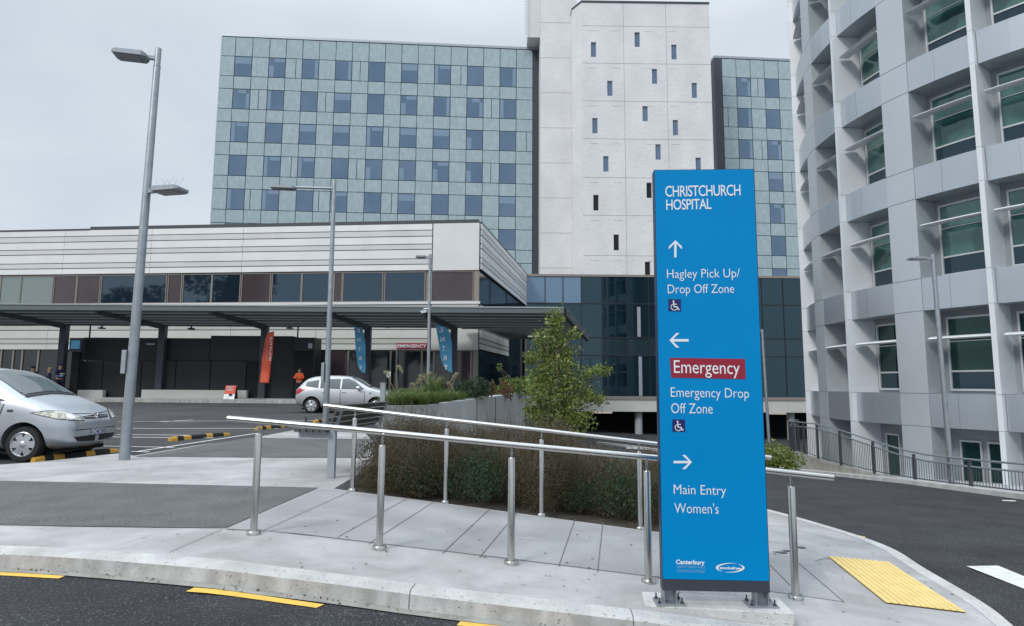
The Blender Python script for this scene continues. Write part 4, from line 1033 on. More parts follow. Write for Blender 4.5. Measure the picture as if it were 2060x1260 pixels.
# ================================================================== STREET LAMPS
def lamphead(mb, c, d, L_=.62, W_w=.30, T=.07):
    d = Vector(d).normalized(); s = d.cross(Z).normalized(); up = s.cross(d)
    P = []
    for f, wv, t in ((0, .55, .6), (.12, 1, 1), (.9, 1, .9), (1, .8, .45)):
        for a, b in ((-1, -.5), (1, -.5), (1, .5), (-1, .5)):
            P.append(c + d * (f * L_) + s * (a * W_w / 2 * wv) + up * (b * T * t))
    fs = [(0, 1, 2, 3), (15, 14, 13, 12)]
    for i in range(3):
        for j in range(4): fs.append((i * 4 + j, i * 4 + (j + 1) % 4, i * 4 + 4 + (j + 1) % 4, i * 4 + 4 + j))
    mb.add(P, fs)
def headlens(c, d, par, L_=.62, W_w=.30, T=.07):
    d = Vector(d).normalized(); s = d.cross(Z).normalized(); up = s.cross(d); mb = MB()
    mb.obox(c + d * L_ * .52 - up * (T * .5 + .006), d, s, up, L_ * .32, W_w * .38, .008); build('lens', mb, M['lens'], par)
LG = 'street lamps around the car park'
# tall twin-headed lamp
b = G(250, 925); tp = atY(319, 98, b.y); 
l1 = thing('street_lamp', b, 'tall galvanised street lamp with two flat heads, standing beside the nearer silver hatchback', 'street lamp', LG)
lean = Vector((tp.x, b.y, tp.z)) - b
def on(z): return b + lean * ((z - b.z) / lean.z)
zj = atY(313, 135, b.y).z
mb = MB(); mb.path([b - Z * .05, on(b.z + 2.2), on(zj)], [.088, .078, .058], 16); mb.path([on(zj), on(zj + .01)], [.062, .062], 16); mb.path([on(zj + .01), on(tp.z)], [.052, .052], 16)
build('pole', mb, M['galv'], l1, smooth=40)
for zpx, dx, tip in ((118, -1, 237), (386, 1, 382)):
    z0 = atY(310, zpx, b.y).z; p = on(z0); d = Vector((dx, -.22 * 1, .0)); mb = MB()
    reach = abs(atY(tip, zpx, b.y).x - p.x)
    L_ = reach * .76
    mb.obox(p + d.normalized() * reach * .14, d.normalized(), d.normalized().cross(Z), Z, reach * .12, .035, .03)
    lamphead(mb, p + d.normalized() * reach * .22, d, L_, .34, .085); hd = build('lamp_head', mb, M['lampgrey'], l1)
    headlens(p + d.normalized() * reach * .22, d, hd, L_, .34, .085)
    mb = MB(); q = p + d.normalized() * reach * .6 + Z * .05
    for i in range(4):
        for sgn in (-1, 1):
            c_ = q + d.normalized() * (i - 1.5) * .12; mb.tube(c_, c_ + Vector((sgn * .10 * dx, .0, .14 + .03 * (i % 2))), .003, 4)
    build('bird_spikes', mb, M['galv'], hd)
zb0, zb1_ = atY(255, 752, b.y).z, atY(255, 705, b.y).z; p = on((zb0 + zb1_) / 2)
mb = MB(); mb.box(p.x - .145, p.x - .07, b.y - .09, b.y + .09, zb0, zb1_); bx = build('control_box', mb, M['lampgrey'], l1, bevel=.006)
mb = MB()
for zz in (zb0 + .06, zb1_ - .06): mb.lathe([(.083, -.012), (.083, .012)], on(zz), lean.normalized(), n=14)
build('strap', mb, M['galv'], bx)
# lamp with one long arm
b = G(655, 852, -.06); tp = atY(673, 362, b.y)
l2 = thing('street_lamp', b, 'slim grey street lamp with one long arm reaching left, behind the ramp handrails', 'street lamp', LG)
lean = tp - b; lean.y = 0
mb = MB(); mb.path([b - Z * .1, on(b.z + 2.6), on(tp.z)], [.10, .085, .06], 14); build('pole', mb, M['galv'], l2, smooth=40)
z0 = atY(600, 379, b.y).z; p = on(z0); q = atY(592, 380, b.y); tipx = atY(550, 382, b.y)
mb = MB(); mb.tube(p, Vector((q.x, q.y - .1, z0)), .04, 10); build('arm', mb, M['galv'], l2, smooth=40)
mb = MB(); lamphead(mb, Vector((q.x + .1, q.y - .1, z0 - .03)), (-1, -.1, 0), q.x - tipx.x + .12, .34, .09); hd = build('lamp_head', mb, M['lampgrey'], l2); headlens(Vector((q.x + .1, q.y - .1, z0 - .03)), (-1, -.1, 0), hd, q.x - tipx.x + .12, .34, .09)
zb0, zb1_ = atY(653, 768, b.y).z, atY(653, 730, b.y).z; p = on((zb0 + zb1_) / 2); mb = MB(); mb.box(p.x - .17, p.x - .08, b.y - .12, b.y + .12, zb0, zb1_); build('control_box', mb, M['lampgrey'], l2, bevel=.006)
def simplelamp(px0, py0, px1, py1, Y, zbase, headL, label, r=.06, hy=8, cctv=False):
    global b, lean
    b = atY(px0, py0, Y); b.z = zbase; t1 = atY(px1, py1, Y); lean = t1 - b
    l = thing('street_lamp', b, label, 'street lamp', LG)
    mb = MB(); mb.path([b - Z * .1, b + lean * .5, t1], [r * 1.25, r * 1.1, r], 12); build('pole', mb, M['galv'], l, smooth=40)
    if headL:
        z0 = atY(px1, py1 + hy, Y).z; p = Vector((t1.x, Y, z0)); mb = MB()
        mb.obox(p + Vector((-headL * .15, 0, 0)), (1, 0, 0), (0, 1, 0), Z, headL * .15, .03, .03); lamphead(mb, p + Vector((-headL * .28, 0, 0)), (-1, -.1, 0), headL * .72, .32, .07)
        hd = build('lamp_head', mb, M['lampgrey'], l); headlens(p + Vector((-headL * .28, 0, 0)), (-1, -.1, 0), hd, headL * .72, .32, .07)
    return l
Yl = 27.0; g_ = H(-3.6, Yl)
l3 = simplelamp(861, 812, 865, 512, Yl, g_, .62, 'slim street lamp with a security camera on it, rising behind the planter grasses', hy=5)
p = atY(852, 626, Yl); cc = thing('security_camera', p, 'small white security camera fixed to the slim lamp behind the planter', 'security camera')
mb = MB(); q = atY(862, 621, Yl); mb.obox(Vector(((p.x + q.x) / 2, Yl, q.z)), (1, 0, 0), (0, 1, 0), Z, (q.x - p.x) / 2, .02, .025); build('bracket', mb, M['signwhite'], cc)
mb = MB(); d = Vector((-.8, -.5, -.22)).normalized(); mb.obox(p - Z * .03, d, d.cross(Z).normalized(), d.cross(Z).cross(d).normalized(), .13, .05, .055); build('housing', mb, M['signwhite'], cc, bevel=.01)
mb = MB(); mb.tube(p - Z * .03 + d * .125, p - Z * .03 + d * .14, .035, 10); build('lens', mb, M['black'], cc)
bp = G(1915, 974); simplelamp(1915, 974, 1876, 512, bp.y, bp.z, .74, 'slim street lamp standing by the railing fence in front of the curved building', r=.062, hy=9)
bp = G(1548, 945); Y5 = 27.0; simplelamp(1549, 900, 1533, 663, Y5, H(11, Y5) - .1, .5, 'slim street lamp seen just right of the blue sign', r=.055, hy=4)

# ================================================================== CARS
def make_car(loc, yaw, label, Lf, Lr, W, Hh, paint, plate_txt=None, hatch=False, cs=0.0):
    """x forward from the front axle at 0; Lf nose, Lr tail (negative)"""
    t = thing('parked_car', loc, label, 'car', 'silver hatchbacks in the car park'); t.rotation_euler = (0, 0, yaw)
    ORG[t.name] = Vector((0, 0, 0)); wb = -2.5 if not hatch else -2.6; hw = W / 2
    # stations: x, z bottom, half width low, half width shoulder, shoulder z, belt half width, belt z, roof half width, top z
    k = Hh / 1.55
    S = [(Lf, .30, .40, .46, .56, .42, .60, .30, .61), (Lf - .05, .22, .62, .66, .60, .60, .69, .44, .71), (Lf - .22, .19, .76, .79, .64, .72, .79, .52, .82),
         (.30, .18, .81, .835, .68, .78, .86, .60, .915), (-.10, .18, .825, .845, .70, .80, .92, .66, .985), (-.42, .18, .825, .85, .72, .81, .95, .70, 1.06),
         (-.62, .18, .825, .85, .73, .81, .955, .67, 1.19), (-.98, .18, .825, .85, .74, .81, .965, .62, 1.42), (-1.30, .18, .825, .85, .75, .81, .975, .59, 1.52),
         (-1.9, .18, .825, .85, .76, .81, .985, .58, 1.55), (wb + .1, .18, .825, .85, .78, .81, 1.00, .57, 1.52), (wb - .25, .20, .81, .84, .80, .80, 1.02, .55, 1.44),
         (Lr + .28, .24, .78, .82, .80, .77, 1.02, .53, 1.30), (Lr + .08, .28, .74, .77, .78, .72, .98, .50, 1.03), (Lr, .34, .62, .66, .74, .60, .88, .44, .92)]
    S = [((x + cs * (.75 if i == 4 else 1) if 4 <= i <= 8 else x + cs * .6 if i == 9 else x), *r_) for i, (x, *r_) in enumerate(S)]
    f = hw / .85
    rings = []
    for x, zb_, wl_, ws, zs, wbt, zbt, wr, zt in S:
        zt *= k; zbt *= k; zs *= k
        h = [(0, zb_), (wl_ * .8, zb_), (wl_, zb_ + .10), (ws, (zb_ + .1 + zs) / 2), (ws * .995, zs), (wbt, zbt), ((wbt + wr) / 2 * 1.01, (zbt + zt) / 2 + .0), (wr, zt - .03 if zt - zbt > .2 else zt - .01), (wr * .55, zt), (0, zt + .012)]
        rings.append([Vector((x, y * f, z)) for y, z in h] + [Vector((x, -y * f, z)) for y, z in h[-2:0:-1]])
    n = len(rings[0]); mb = MB()
    mb.add([p for r in rings for p in r], [(i * n + j, i * n + (j + 1) % n, (i + 1) * n + (j + 1) % n, (i + 1) * n + j) for i in range(len(rings) - 1) for j in range(n)] + [tuple(range(n)), tuple(range((len(rings) - 1) * n, len(rings) * n))])
    body = build('body', mb, paint, t)
    ss = body.modifiers.new('s', 'SUBSURF'); ss.levels = ss.render_levels = 2
    me = evalmesh(body); body.modifiers.clear(); body.data = me
    cut = []
    for ax in (0, wb):
        for sd_ in (-1, 1):
            c = MB(); c.tube((ax, sd_ * (hw - .30), .31), (ax, sd_ * (hw + .3), .31), .37, 28); co = build('cutter', c, paint); cut.append(co)
            m_ = body.modifiers.new('b', 'BOOLEAN'); m_.object = co; m_.operation = 'DIFFERENCE'; m_.solver = 'EXACT'
    ym = t.matrix_world.copy(); body.parent = None
    me2 = evalmesh(body); body.modifiers.clear(); body.data = me2; body.parent = t
    for co in cut: bpy.data.objects.remove(co)
    me2.shade_smooth(); me2.set_sharp_from_angle(angle=radians(38))
    bv = BVHTree.FromPolygons([v.co for v in me.vertices], [tuple(p.vertices) for p in me.polygons])
    def decal(name, poly, mode, m, par=None, off=.006, step=.07, sd_=1):
        v, fs = fill2d(poly, step); P = []
        for q in v:
            if mode == 'side': o, d = Vector((q.x, sd_ * 3, q.y)), Vector((0, -sd_, 0))
            elif mode == 'front': o, d = Vector((4, q.x, q.y)), Vector((-1, 0, 0))
            elif mode == 'rear': o, d = Vector((-8, q.x, q.y)), Vector((1, 0, 0))
            elif mode == 'top': o, d = Vector((q.x, q.y, 4)), Vector((0, 0, -1))
            elif mode == 'corner':                       # seen from the front quarter: q.x across
                d = Vector((-1, -.75 * sd_, -.25)).normalized(); r_ = Vector((.6, -.8, 0)) if sd_ > 0 else Vector((-.6, -.8, 0)); o = Vector((Lf - .25, sd_ * hw * .86, q.y)) + Vector((-.6 * sd_ * q.x * sd_, 0, 0)) + Vector((0, -.0, 0)) - d * 2; o = Vector((Lf - .1, sd_ * (hw - .2), 0)) + Vector((-.62, .78 * sd_, 0)) * q.x + Vector((0, 0, q.y)) - d * 2
            loc_, nn, _, _ = bv.ray_cast(o, d)
            if loc_ is None: P.append(None)
            else: P.append(loc_ - d * off)
        good = [tuple(g_) for g_ in fs if all(P[i] is not None for i in g_)]
        mb_ = MB(); mb_.add([p or Vector((0, 0, 0)) for p in P], good)
        return build(name, mb_, m, par or t, smooth=60)
    K = k
    for s_ in (-1, 1):
        # side glass
        decal('side_window', [(-.62 + cs, .985 * K), (-1.42, .99 * K), (-1.42, 1.40 * K), (-1.30 + cs, 1.42 * K), (-1.02 + cs, 1.31 * K)], 'side', M['carglass'], sd_=s_, off=.016, step=.05)
        decal('side_window', [(-1.49, .99 * K), (-2.28, 1.02 * K), (-2.30, 1.38 * K), (-1.49, 1.405 * K)], 'side', M['carglass'], sd_=s_, off=.016, step=.05)
        decal('quarter_window', [(-2.36, 1.03 * K), (Lr + .42, 1.08 * K), (Lr + .47, 1.27 * K), (-2.36, 1.36 * K)], 'side', M['carglass'], sd_=s_, off=.016, step=.05)
        decal('door_seam', [(-1.445, .32), (-1.465, .32), (-1.465, .97 * K), (-1.445, .97 * K)], 'side', M['cardark'], sd_=s_, off=.003)
        decal('door_seam', [(-.48, .40), (-.50, .40), (-.54 + cs * .5, .93 * K), (-.52 + cs * .5, .93 * K)], 'side', M['cardark'], sd_=s_, off=.003)
        decal('sill', [(-.42, .19), (wb + .42, .19), (wb + .42, .25), (-.42, .25)], 'side', M['cardark'], sd_=s_, off=.004)
        decal('side_repeater', [(-.30, .80 * K), (-.20, .80 * K), (-.20, .84 * K), (-.30, .84 * K)], 'side', M['lampsurround'], sd_=s_, step=.03)
        for hx in (-1.32, -2.12):
            mb = MB(); mb.obox(Vector((hx, s_ * (hw + .004), .86 * K)), (1, 0, 0), (0, 1, 0), Z, .075, .018, .014); build('door_handle', mb, paint, t, bevel=.006)
        mb = MB(); mb.lathe([(.0, -.10), (.06, -.09), (.085, -.03), (.085, .03), (.05, .05), (0, .055)], Vector((-.76 + cs * .5, s_ * (hw + .09), 1.03 * K)), (1, .0, 0), 12)
        mb.obox(Vector((-.76 + cs * .5, s_ * (hw - .0), .985 * K)), (1, 0, 0), (0, 1, 0), Z, .03, .07, .015); build('wing_mirror', mb, paint, t, smooth=50)
        hl = [(.50, .855 * K), (.27, .862 * K), (.0, .825 * K), (-.20, .745 * K), (-.27, .655 * K), (-.05, .650 * K), (.18, .69 * K), (.36, .77 * K)]
        cxh, cyh = .1, .755 * K
        hd = decal('headlight', hl, 'corner', M['lampsurround'], sd_=s_, step=.04, off=.006)
        decal('headlamp_lens', [(cxh + (x - cxh) * .90, cyh + (y - cyh) * .86) for x, y in hl], 'corner', M['headlamp'], par=hd, sd_=s_, step=.03, off=.013)
        decal('headlamp_reflector', [(-.02 + .075 * cos(q), .735 * K + .062 * sin(q)) for q in [2 * pi * i / 14 for i in range(14)]], 'corner', M['chrome'], par=hd, sd_=s_, step=.03, off=.018)
        if hatch: decal('tail_light', [(Lr + .02, .80), (Lr + .10, .74), (Lr + .42, .93), (Lr + .48, 1.02), (Lr + .16, .98)], 'side', M['taillamp'], sd_=s_, step=.04, off=.010)
        else: decal('tail_light', [(Lr + .10, .95), (Lr + .20, .9), (Lr + .3, 1.15), (Lr + .2, 1.2)], 'side', M['taillamp'], sd_=s_, step=.04, off=.010)
        for ax in (0, wb):                               # wheels
            c = Vector((ax, s_ * (hw - .13), .30)); a = (0, s_, 0)
            mb = MB(); mb.lathe([(.20, -.09), (.285, -.10), (.303, -.07), (.306, 0), (.303, .07), (.285, .10), (.215, .105), (.205, .08), (.2, 0)], c, a, 32); wh = build('wheel', mb, M['rubber'], t, smooth=40)
            mb = MB(); mb.lathe([(0, .02), (.205, .02), (.205, .085), (.212, .10), (.20, .106), (.192, .095), (.19, .03)], c, a, 28)
            build('rim', mb, M['cardark'] if 0 else M['hubcap'], wh, smooth=40)
            mb = MB(); mb.lathe([(0, .030), (.185, .030)], c, a, 24); build('rim_gap', mb, M['cardark'], wh)
            mb = MB(); ns = 6
            for i in range(ns):
                th = 2 * pi * i / ns; u = Vector((cos(th), 0, sin(th))); v = Vector((-sin(th), 0, cos(th))); e_ = Vector(a)
                P = [c + u * .04 - v * .05 + e_ * .095, c + u * .195 - v * .062 + e_ * .085, c + u * .195 + v * .062 + e_ * .085, c + u * .04 + v * .05 + e_ * .095]
                mb.prism(P, -e_ * .03)
            mb.lathe([(.055, .06), (.055, .10), (.03, .112), (0, .114)], c, a, 14); build('hubcap', mb, M['hubcap'], wh, smooth=40)
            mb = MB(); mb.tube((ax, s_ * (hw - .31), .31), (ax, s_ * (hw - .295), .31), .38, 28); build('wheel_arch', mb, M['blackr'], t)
    # windscreen seen from above / front
    decal('windscreen', [(-.46 + cs, -.66), (-.50 + cs, 0.0), (-.46 + cs, .66), (-1.16 + cs, .575), (-1.22 + cs, 0), (-1.16 + cs, -.575)], 'top', M['carglass'], off=.014, step=.06)
    decal('rear_window', [(-.55, 1.06 * K), (.55, 1.06 * K), (.48, 1.36 * K), (-.48, 1.36 * K)], 'rear', M['carglass'])
    # wipers and cowl
    decal('cowl', [(-.37 + cs, -.68), (-.44 + cs, -.68), (-.49 + cs, 0), (-.44 + cs, .68), (-.37 + cs, .68), (-.42 + cs, 0)], 'top', M['cardark'], off=.012)
    mb = MB()
    for y0 in (-.15, .45): mb.tube((-.43 + cs, y0, 1.065 * K), (-.52 + cs, y0 - .5, 1.11 * K), .009, 5)
    build('wiper', mb, M['cardark'], t)
    # nose
    decal('bonnet_seam', [(Lf - .16, -.60), (Lf - .175, -.60), (Lf - .10, 0), (Lf - .175, .60), (Lf - .16, .60), (Lf - .085, 0)], 'top', M['cardark'], off=.003)
    for s_ in (-1, 1):
        g_ = decal('grille', [(s_ * .03, .665 * K), (s_ * .33, .675 * K), (s_ * .36, .715 * K), (s_ * .03, .735 * K)], 'front', M['cardark'], step=.04, off=.008)
        decal('grille_trim', [(s_ * .03, .735 * K), (s_ * .37, .715 * K), (s_ * .37, .728 * K), (s_ * .03, .750 * K)], 'front', M['chrome'], step=.04, off=.012)
        decal('grille_bar', [(s_ * .04, .695 * K), (s_ * .345, .698 * K), (s_ * .345, .706 * K), (s_ * .04, .704 * K)], 'front', M['chrome'], step=.04, off=.012)
        decal('air_intake', [(s_ * .06, .30), (s_ * .50, .33), (s_ * .58, .41), (s_ * .06, .42)], 'front', M['cardark'], step=.05, off=.008)
    decal('bumper_strip', [(-.63, .52), (.63, .52), (.63, .535), (-.63, .535)], 'front', M['cardark'], off=.002)
    # three-diamond style badge on the grille
    mb = MB(); pb = bv.ray_cast(Vector((4, 0, .70 * K)), Vector((-1, 0, 0)))[0]
    for i in range(3):
        th = pi / 2 + i * 2 * pi / 3; u = Vector((0, cos(th), sin(th))); v = Vector((0, -sin(th), cos(th))); c = pb + Vector((.02, 0, 0))
        mb.prism([c, c + u * .028 + v * .016, c + u * .056, c + u * .028 - v * .016], Vector((.006, 0, 0)))
    build('badge', mb, M['chrome'], t)
    pc = bv.ray_cast(Vector((4, 0, .47)), Vector((-1, 0, 0)))[0] + Vector((.012, 0, 0))
    mb = MB(); mb.box(pc.x, pc.x + .012, -.19, .19, .415, .535); pl = build('number_plate', mb, M['plate'], t)
    mb = MB(); ring(Vector((pc.x + .012, -.19, .415)), Vector((0, 1, 0)), Z, Vector((1, 0, 0)), 0, .38, 0, .12, .010, 0, .003, mb); build('plate_frame', mb, M['cardark'], pl)
    if plate_txt: build('plate_lettering', text_mb(plate_txt, Vector((pc.x + .0145, -.165, .435)), Vector((0, 1, 0)), Z, Vector((1, 0, 0)), .33, .08, .01), M['navy'], pl)
    mb = MB(); mb.tube((-1.35, 0, 1.55 * K), (-1.55, 0, 1.72 * K), .006, 5); mb.lathe([(.02, 0), (.012, .02)], (-1.35, 0, 1.545 * K), n=8); build('aerial', mb, M['cardark'], t)
    mb = MB(); mb.box(Lr + .25, Lf - .2, -hw + .32, hw - .32, .14, .2); build('underbody', mb, M['blackr'], t)
    return t
wc = G(48, 929, -.07)
make_car(Vector((wc.x, wc.y + .72, wc.z)), radians(1.0), 'silver hatchback parked at the left edge of the photo, nose to the lamp post', .76, -3.10, 1.69, 1.645, M['silver'], 'CHK500', cs=.30)
wc2 = G(627, 831, -.07)
make_car(Vector((wc2.x + 2.6, wc2.y + .72, wc2.z)), radians(2.0), 'silver hatchback parked broadside beyond the lamp post with red tail lights', .85, -3.32, 1.70, 1.53, M['silver2'], None, True, cs=.12)

# wheel stops
def wheelstop(c, yaw, label):
    t = thing('wheel_stop', c, label, 'wheel stop', 'rubber wheel stops in the parking bays'); t.rotation_euler = (0, 0, yaw); ORG[t.name] = Vector((0, 0, 0))
    n = 9; P0 = [(-.075, 0), (-.06, .07), (-.04, .10), (.04, .10), (.06, .07), (.075, 0)]
    segs = [(-.82, -.66, 1), (-.66, -.50, 0), (-.50, -.30, 1), (-.30, .12, 0), (.12, .30, 1), (.30, .62, 0), (.62, .82, 1)]
    for a, b_, yl in segs:
        mb = MB(); sa = .8 if a < -.8 else 1; sb = .8 if b_ > .8 else 1
        A = [Vector((p * sa, a, z * sa)) for p, z in P0]; B_ = [Vector((p * sb, b_, z * sb)) for p, z in P0]
        mb.add(A + B_, [(i, (i + 1) % 6, 6 + (i + 1) % 6, 6 + i) for i in range(6)] + [(0, 1, 2, 3, 4, 5), (11, 10, 9, 8, 7, 6)])
        build('yellow_band' if yl else 'rubber_block', mb, M['wsyellow'] if yl else M['rubber'], t)
    return t
M['wsyellow'] = mat('stop_yellow', (.62, .34, .05), .7)
for (x0, y0), (x1, y1), lab in (((341, 888), (431, 879), 'black and yellow wheel stop in the empty bay just right of the tall lamp post'), ((516, 866), (560, 861), 'black and yellow wheel stop behind the end post of the nearer handrail'),
                               ((632, 851), (660, 848), 'black and yellow wheel stop at the foot of the slim long-armed lamp'), ((66, 931), (205, 913), 'black and yellow wheel stop under the nose of the nearer silver hatchback')):
    a, b_ = G(x0, y0, -.07), G(x1, y1, -.07); d = b_ - a; wheelstop(a + Vector((d.x, d.y, 0)).normalized() * .82, -atan2(d.x, d.y), lab)

# ================================================================== BENCH
bx0, by0 = G(666, 962).x, G(666, 962).y; bz = H(bx0, by0)
bd = (G(747, 921) - G(666, 962)); bd = Vector((.16, 1, 0)).normalized(); bl = Vector((-bd.y, bd.x, 0))
bn = thing('bench', Vector((bx0, by0, bz)), 'grey steel bench with dark slatted seat and reclined back, behind the ramp handrails', 'bench'); o0 = Vector((bx0, by0, bz))
for i, k_ in enumerate((0.0, 1.75)):
    o = o0 + bd * k_; mb = MB()
    mb.obox(o + Z * .33, bd, bl, Z, .03, .055, .33); mb.obox(o + bl * .27 + Z * .60, bd, bl, Z, .028, .24, .045); build('leg', mb, M['lampgrey'], bn, bevel=.004)
    mb = MB(); a = o + bl * -.02 + Z * .66; b_ = o - bl * .12 + Z * 1.02; d = (b_ - a).normalized(); mb.obox((a + b_) / 2, bd, d, bd.cross(d), .028, (b_ - a).length / 2, .035); build('back_support', mb, M['lampgrey'], bn, bevel=.004)
M['slatwood'] = mat('bench_slat', (.05, .047, .045), .6, col2=(.085, .08, .075), nscale=6, streak=(8, .6, 8))
mb = MB()
for j in range(5): mb.obox(o0 + bd * .85 + bl * (.08 + .10 * j) + Z * .665, bd, bl, Z, 1.0, .038, .018)
build('seat', mb, M['slatwood'], bn)
mb = MB()
for j in range(4):
    q = o0 + bd * .85 + bl * (-.015 - .036 * j) + Z * (.74 + .085 * j); dd = Vector((0, 0, 1)) + bl * -.33; dd.normalize(); mb.obox(q, bd, dd, bd.cross(dd), 1.0, .034, .016)
build('backrest', mb, M['slatwood'], bn)
mb = MB(); mb.obox(o0 + bl * .42 + Z * .76, bd, bl, Z, .012, .012, .09); build('armrest_stub', mb, M['darkgrey'], bn)

# ================================================================== PLANTER
pc0 = atY(861, 815, 13.0); pl_ = atY(770, 815, 12.3); pr_ = atY(1056, 789, 18.5)
pt = thing('planter_wall', Vector((pc0.x, pc0.y, 0)), 'raised concrete planter wall holding grasses and shrubs above the brown shrub bank', 'planter')
mb = MB(); t1 = pc0.z; 
def wallseg(a, b_, za, zb_, th, mb):
    d = (b_ - a); d.z = 0; n_ = Vector((-d.y, d.x, 0)).normalized() * th
    if n_.y < 0: n_ = -n_
    P = [Vector((q.x, q.y, -1.2)) for q in (a, b_, b_ + n_, a + n_)] + [Vector((a.x, a.y, za)), Vector((b_.x, b_.y, zb_)), Vector((b_.x + n_.x, b_.y + n_.y, zb_)), Vector((a.x + n_.x, a.y + n_.y, za))]
    mb.add(P, [(0, 3, 2, 1), (4, 5, 6, 7), (0, 1, 5, 4), (1, 2, 6, 5), (2, 3, 7, 6), (3, 0, 4, 7)])
mb = MB(); wallseg(pl_, pc0, t1, t1, .2, mb); build('front_wall', mb, M['lichen'], pt, bevel=.01)
mb = MB(); wallseg(pc0 + Vector((.002, .002, 0)), pr_, t1 - .002, pr_.z, .2, mb); build('side_wall', mb, M['wallgrey'], pt, bevel=.01)
mb = MB()
for px, Y in ((962, 15.3), (1000, 16.4)): 
    f_ = (Y - 13) / 5.5; q = pc0.lerp(pr_, f_); mb.box(q.x - .01, q.x + .012, q.y - .02, q.y + .01, -.5, q.z - .02)
build('wall_joint', mb, M['joint'], pt)
mb = MB(); mb.add([Vector((pl_.x, pl_.y + .15, t1 - .07)), Vector((pc0.x - .1, pc0.y + .1, t1 - .07)), Vector((pr_.x - .15, pr_.y, pr_.z - .08)), Vector((pr_.x - 1.5, pr_.y + 1.5, pr_.z - .1)), Vector((pl_.x, pl_.y + 4, t1 - .05))], [(0, 1, 2, 3, 4)]); build('planting_soil', mb, M['soil'], pt)
q = atY(767, 900, 12.0); gp_ = thing('gate_post', Vector((q.x, 12.0, H(q.x, 12.0))), 'plain square steel post at the left end of the planter wall', 'post')
mb = MB(); mb.box(q.x - .045, q.x + .045, 11.96, 12.05, H(q.x, 12) - .1, atY(767, 772, 12).z); build('shaft', mb, M['lampgrey'], gp_); mb = MB(); mb.box(q.x - .052, q.x + .052, 11.95, 12.06, atY(767, 772, 12).z + .001, atY(767, 772, 12).z + .02); build('cap', mb, M['galv'], gp_)

# ------------------------------------------------------------------ plants
def blades(n, h, spread, wd, droop=.6, sd_=0):
    rn = random.Random(sd_); mb = MB()
    for _ in range(n):
        a = rn.uniform(0, 2 * pi); r = rn.uniform(0, .12) * spread * 3; lean_ = rn.uniform(.1, 1) ** .8 * spread; hh = h * rn.uniform(.55, 1.05); d = Vector((cos(a), sin(a), 0)); s = Vector((-sin(a), cos(a), 0))
        b0 = Vector((cos(a + 1) * r, sin(a + 1) * r, 0)); P = []; L_ = []
        for i in range(5):
            f_ = i / 4; c = b0 + d * lean_ * f_ ** 1.6 + Z * hh * (f_ - droop * .45 * f_ ** 3); w_ = wd * (1 - f_ * .9)
            P.append(c - s * w_); L_.append(c + s * w_)
        mb.strip(P, L_)
    return mb
def proto(name, mb, m, label, cat, group, part='foliage'):
    t = thing(name, (0, 0, 0), label, cat, group); build(part, mb, m, t); return t
GT = 'tussock grasses in the raised planter'
tus = proto('tussock_grass', blades(420, .62, .42, .010, .7, 1), M['grassm'], 'low green tussock grass spilling over the front of the planter, at its left end', 'grass clump', GT)
spots = [(786, 812, 12.7), (812, 812, 12.9), (842, 811, 13.1), (866, 808, 13.5), (892, 803, 14.2), (918, 800, 14.9), (800, 800, 14.2), (830, 798, 14.6), (858, 797, 15.0), (885, 796, 15.6)]
TL = ['low green tussock grass at the left end of the planter, beside the square post', 'low green tussock grass on the planter front edge, second from its left end', 'green tussock grass on the planter front edge, just left of its corner', 'green tussock grass spilling over the corner of the planter wall', 'green tussock grass right of the planter corner, along the side wall', 'green tussock grass nearest to the leafy green shrub in the planter',
      'taller tussock grass in the back row, behind the left end of the planter', 'taller tussock grass in the back row, left of the slim camera lamp', 'taller tussock grass in the back row at the foot of the slim camera lamp', 'taller tussock grass in the back row next to the leafy shrub']
for i, (px, py, Y) in enumerate(spots):
    p = atY(px, py, Y); p.z = t1 - .10 + (.02 * (Y - 13)); o = tus if i == 0 else copy_tree(tus, p, label=TL[i]); o.location = p; o['label'] = TL[i]
    o.rotation_euler = (0, 0, i * 1.9); sc_ = (.80 if i < 6 else .95) * random.uniform(.9, 1.15); o.scale = (sc_ * 1.15, sc_ * 1.15, sc_)
# plumed grass with flower stalks
pg = thing('plumed_grass', atY(872, 790, 14.3), 'tall grass with arching pale seed plumes standing out of the planter', 'grass clump'); base = atY(872, 800, 14.3)
mb = blades(160, .8, .5, .009, .7, 9); mb.v = [v + base for v in mb.v]; build('foliage', mb, M['grassm'], pg)
for (ax_, ay_), (tx, ty), bend in (((800, 800), (797, 737), 1), ((822, 800), (826, 772), 1), ((842, 800), (850, 762), -1), ((865, 800), (869, 750), -1), ((872, 800), (889, 762), -1), ((900, 800), (922, 752), -1), ((905, 795), (898, 770), 1), ((800, 800), (772, 748), 1), ((880, 800), (872, 783), -1), ((852, 800), (843, 756), 1)):
    Y = 14.3; a = atY(ax_, ay_, Y); b_ = atY(tx, ty, Y); mb = MB(); m_ = a.lerp(b_, .6) + Vector((0, 0, .06)); mb.path([a, m_, b_], .006, 5); st_ = build('stalk', mb, M['plume'], pg)
    mb = MB(); dr = Vector((.20 * bend * -1 if tx < ax_ or bend > 0 else .16, 0, -.16)); 
    dr = Vector((.16 if bend > 0 else -.16, 0, -.17)); 
    for i in range(260):
        f_ = random.random(); c = b_ + dr * f_ + Vector((0, 0, .05 * sin(pi * f_))); r = .032 * sin(pi * min(1, f_ * .9 + .08))
        mb.leaf(c + Vector((random.gauss(0, 1), random.gauss(0, 1), random.gauss(0, 1))) * r * .7, .016, .4)
    build('plume', mb, M['plume'], st_)
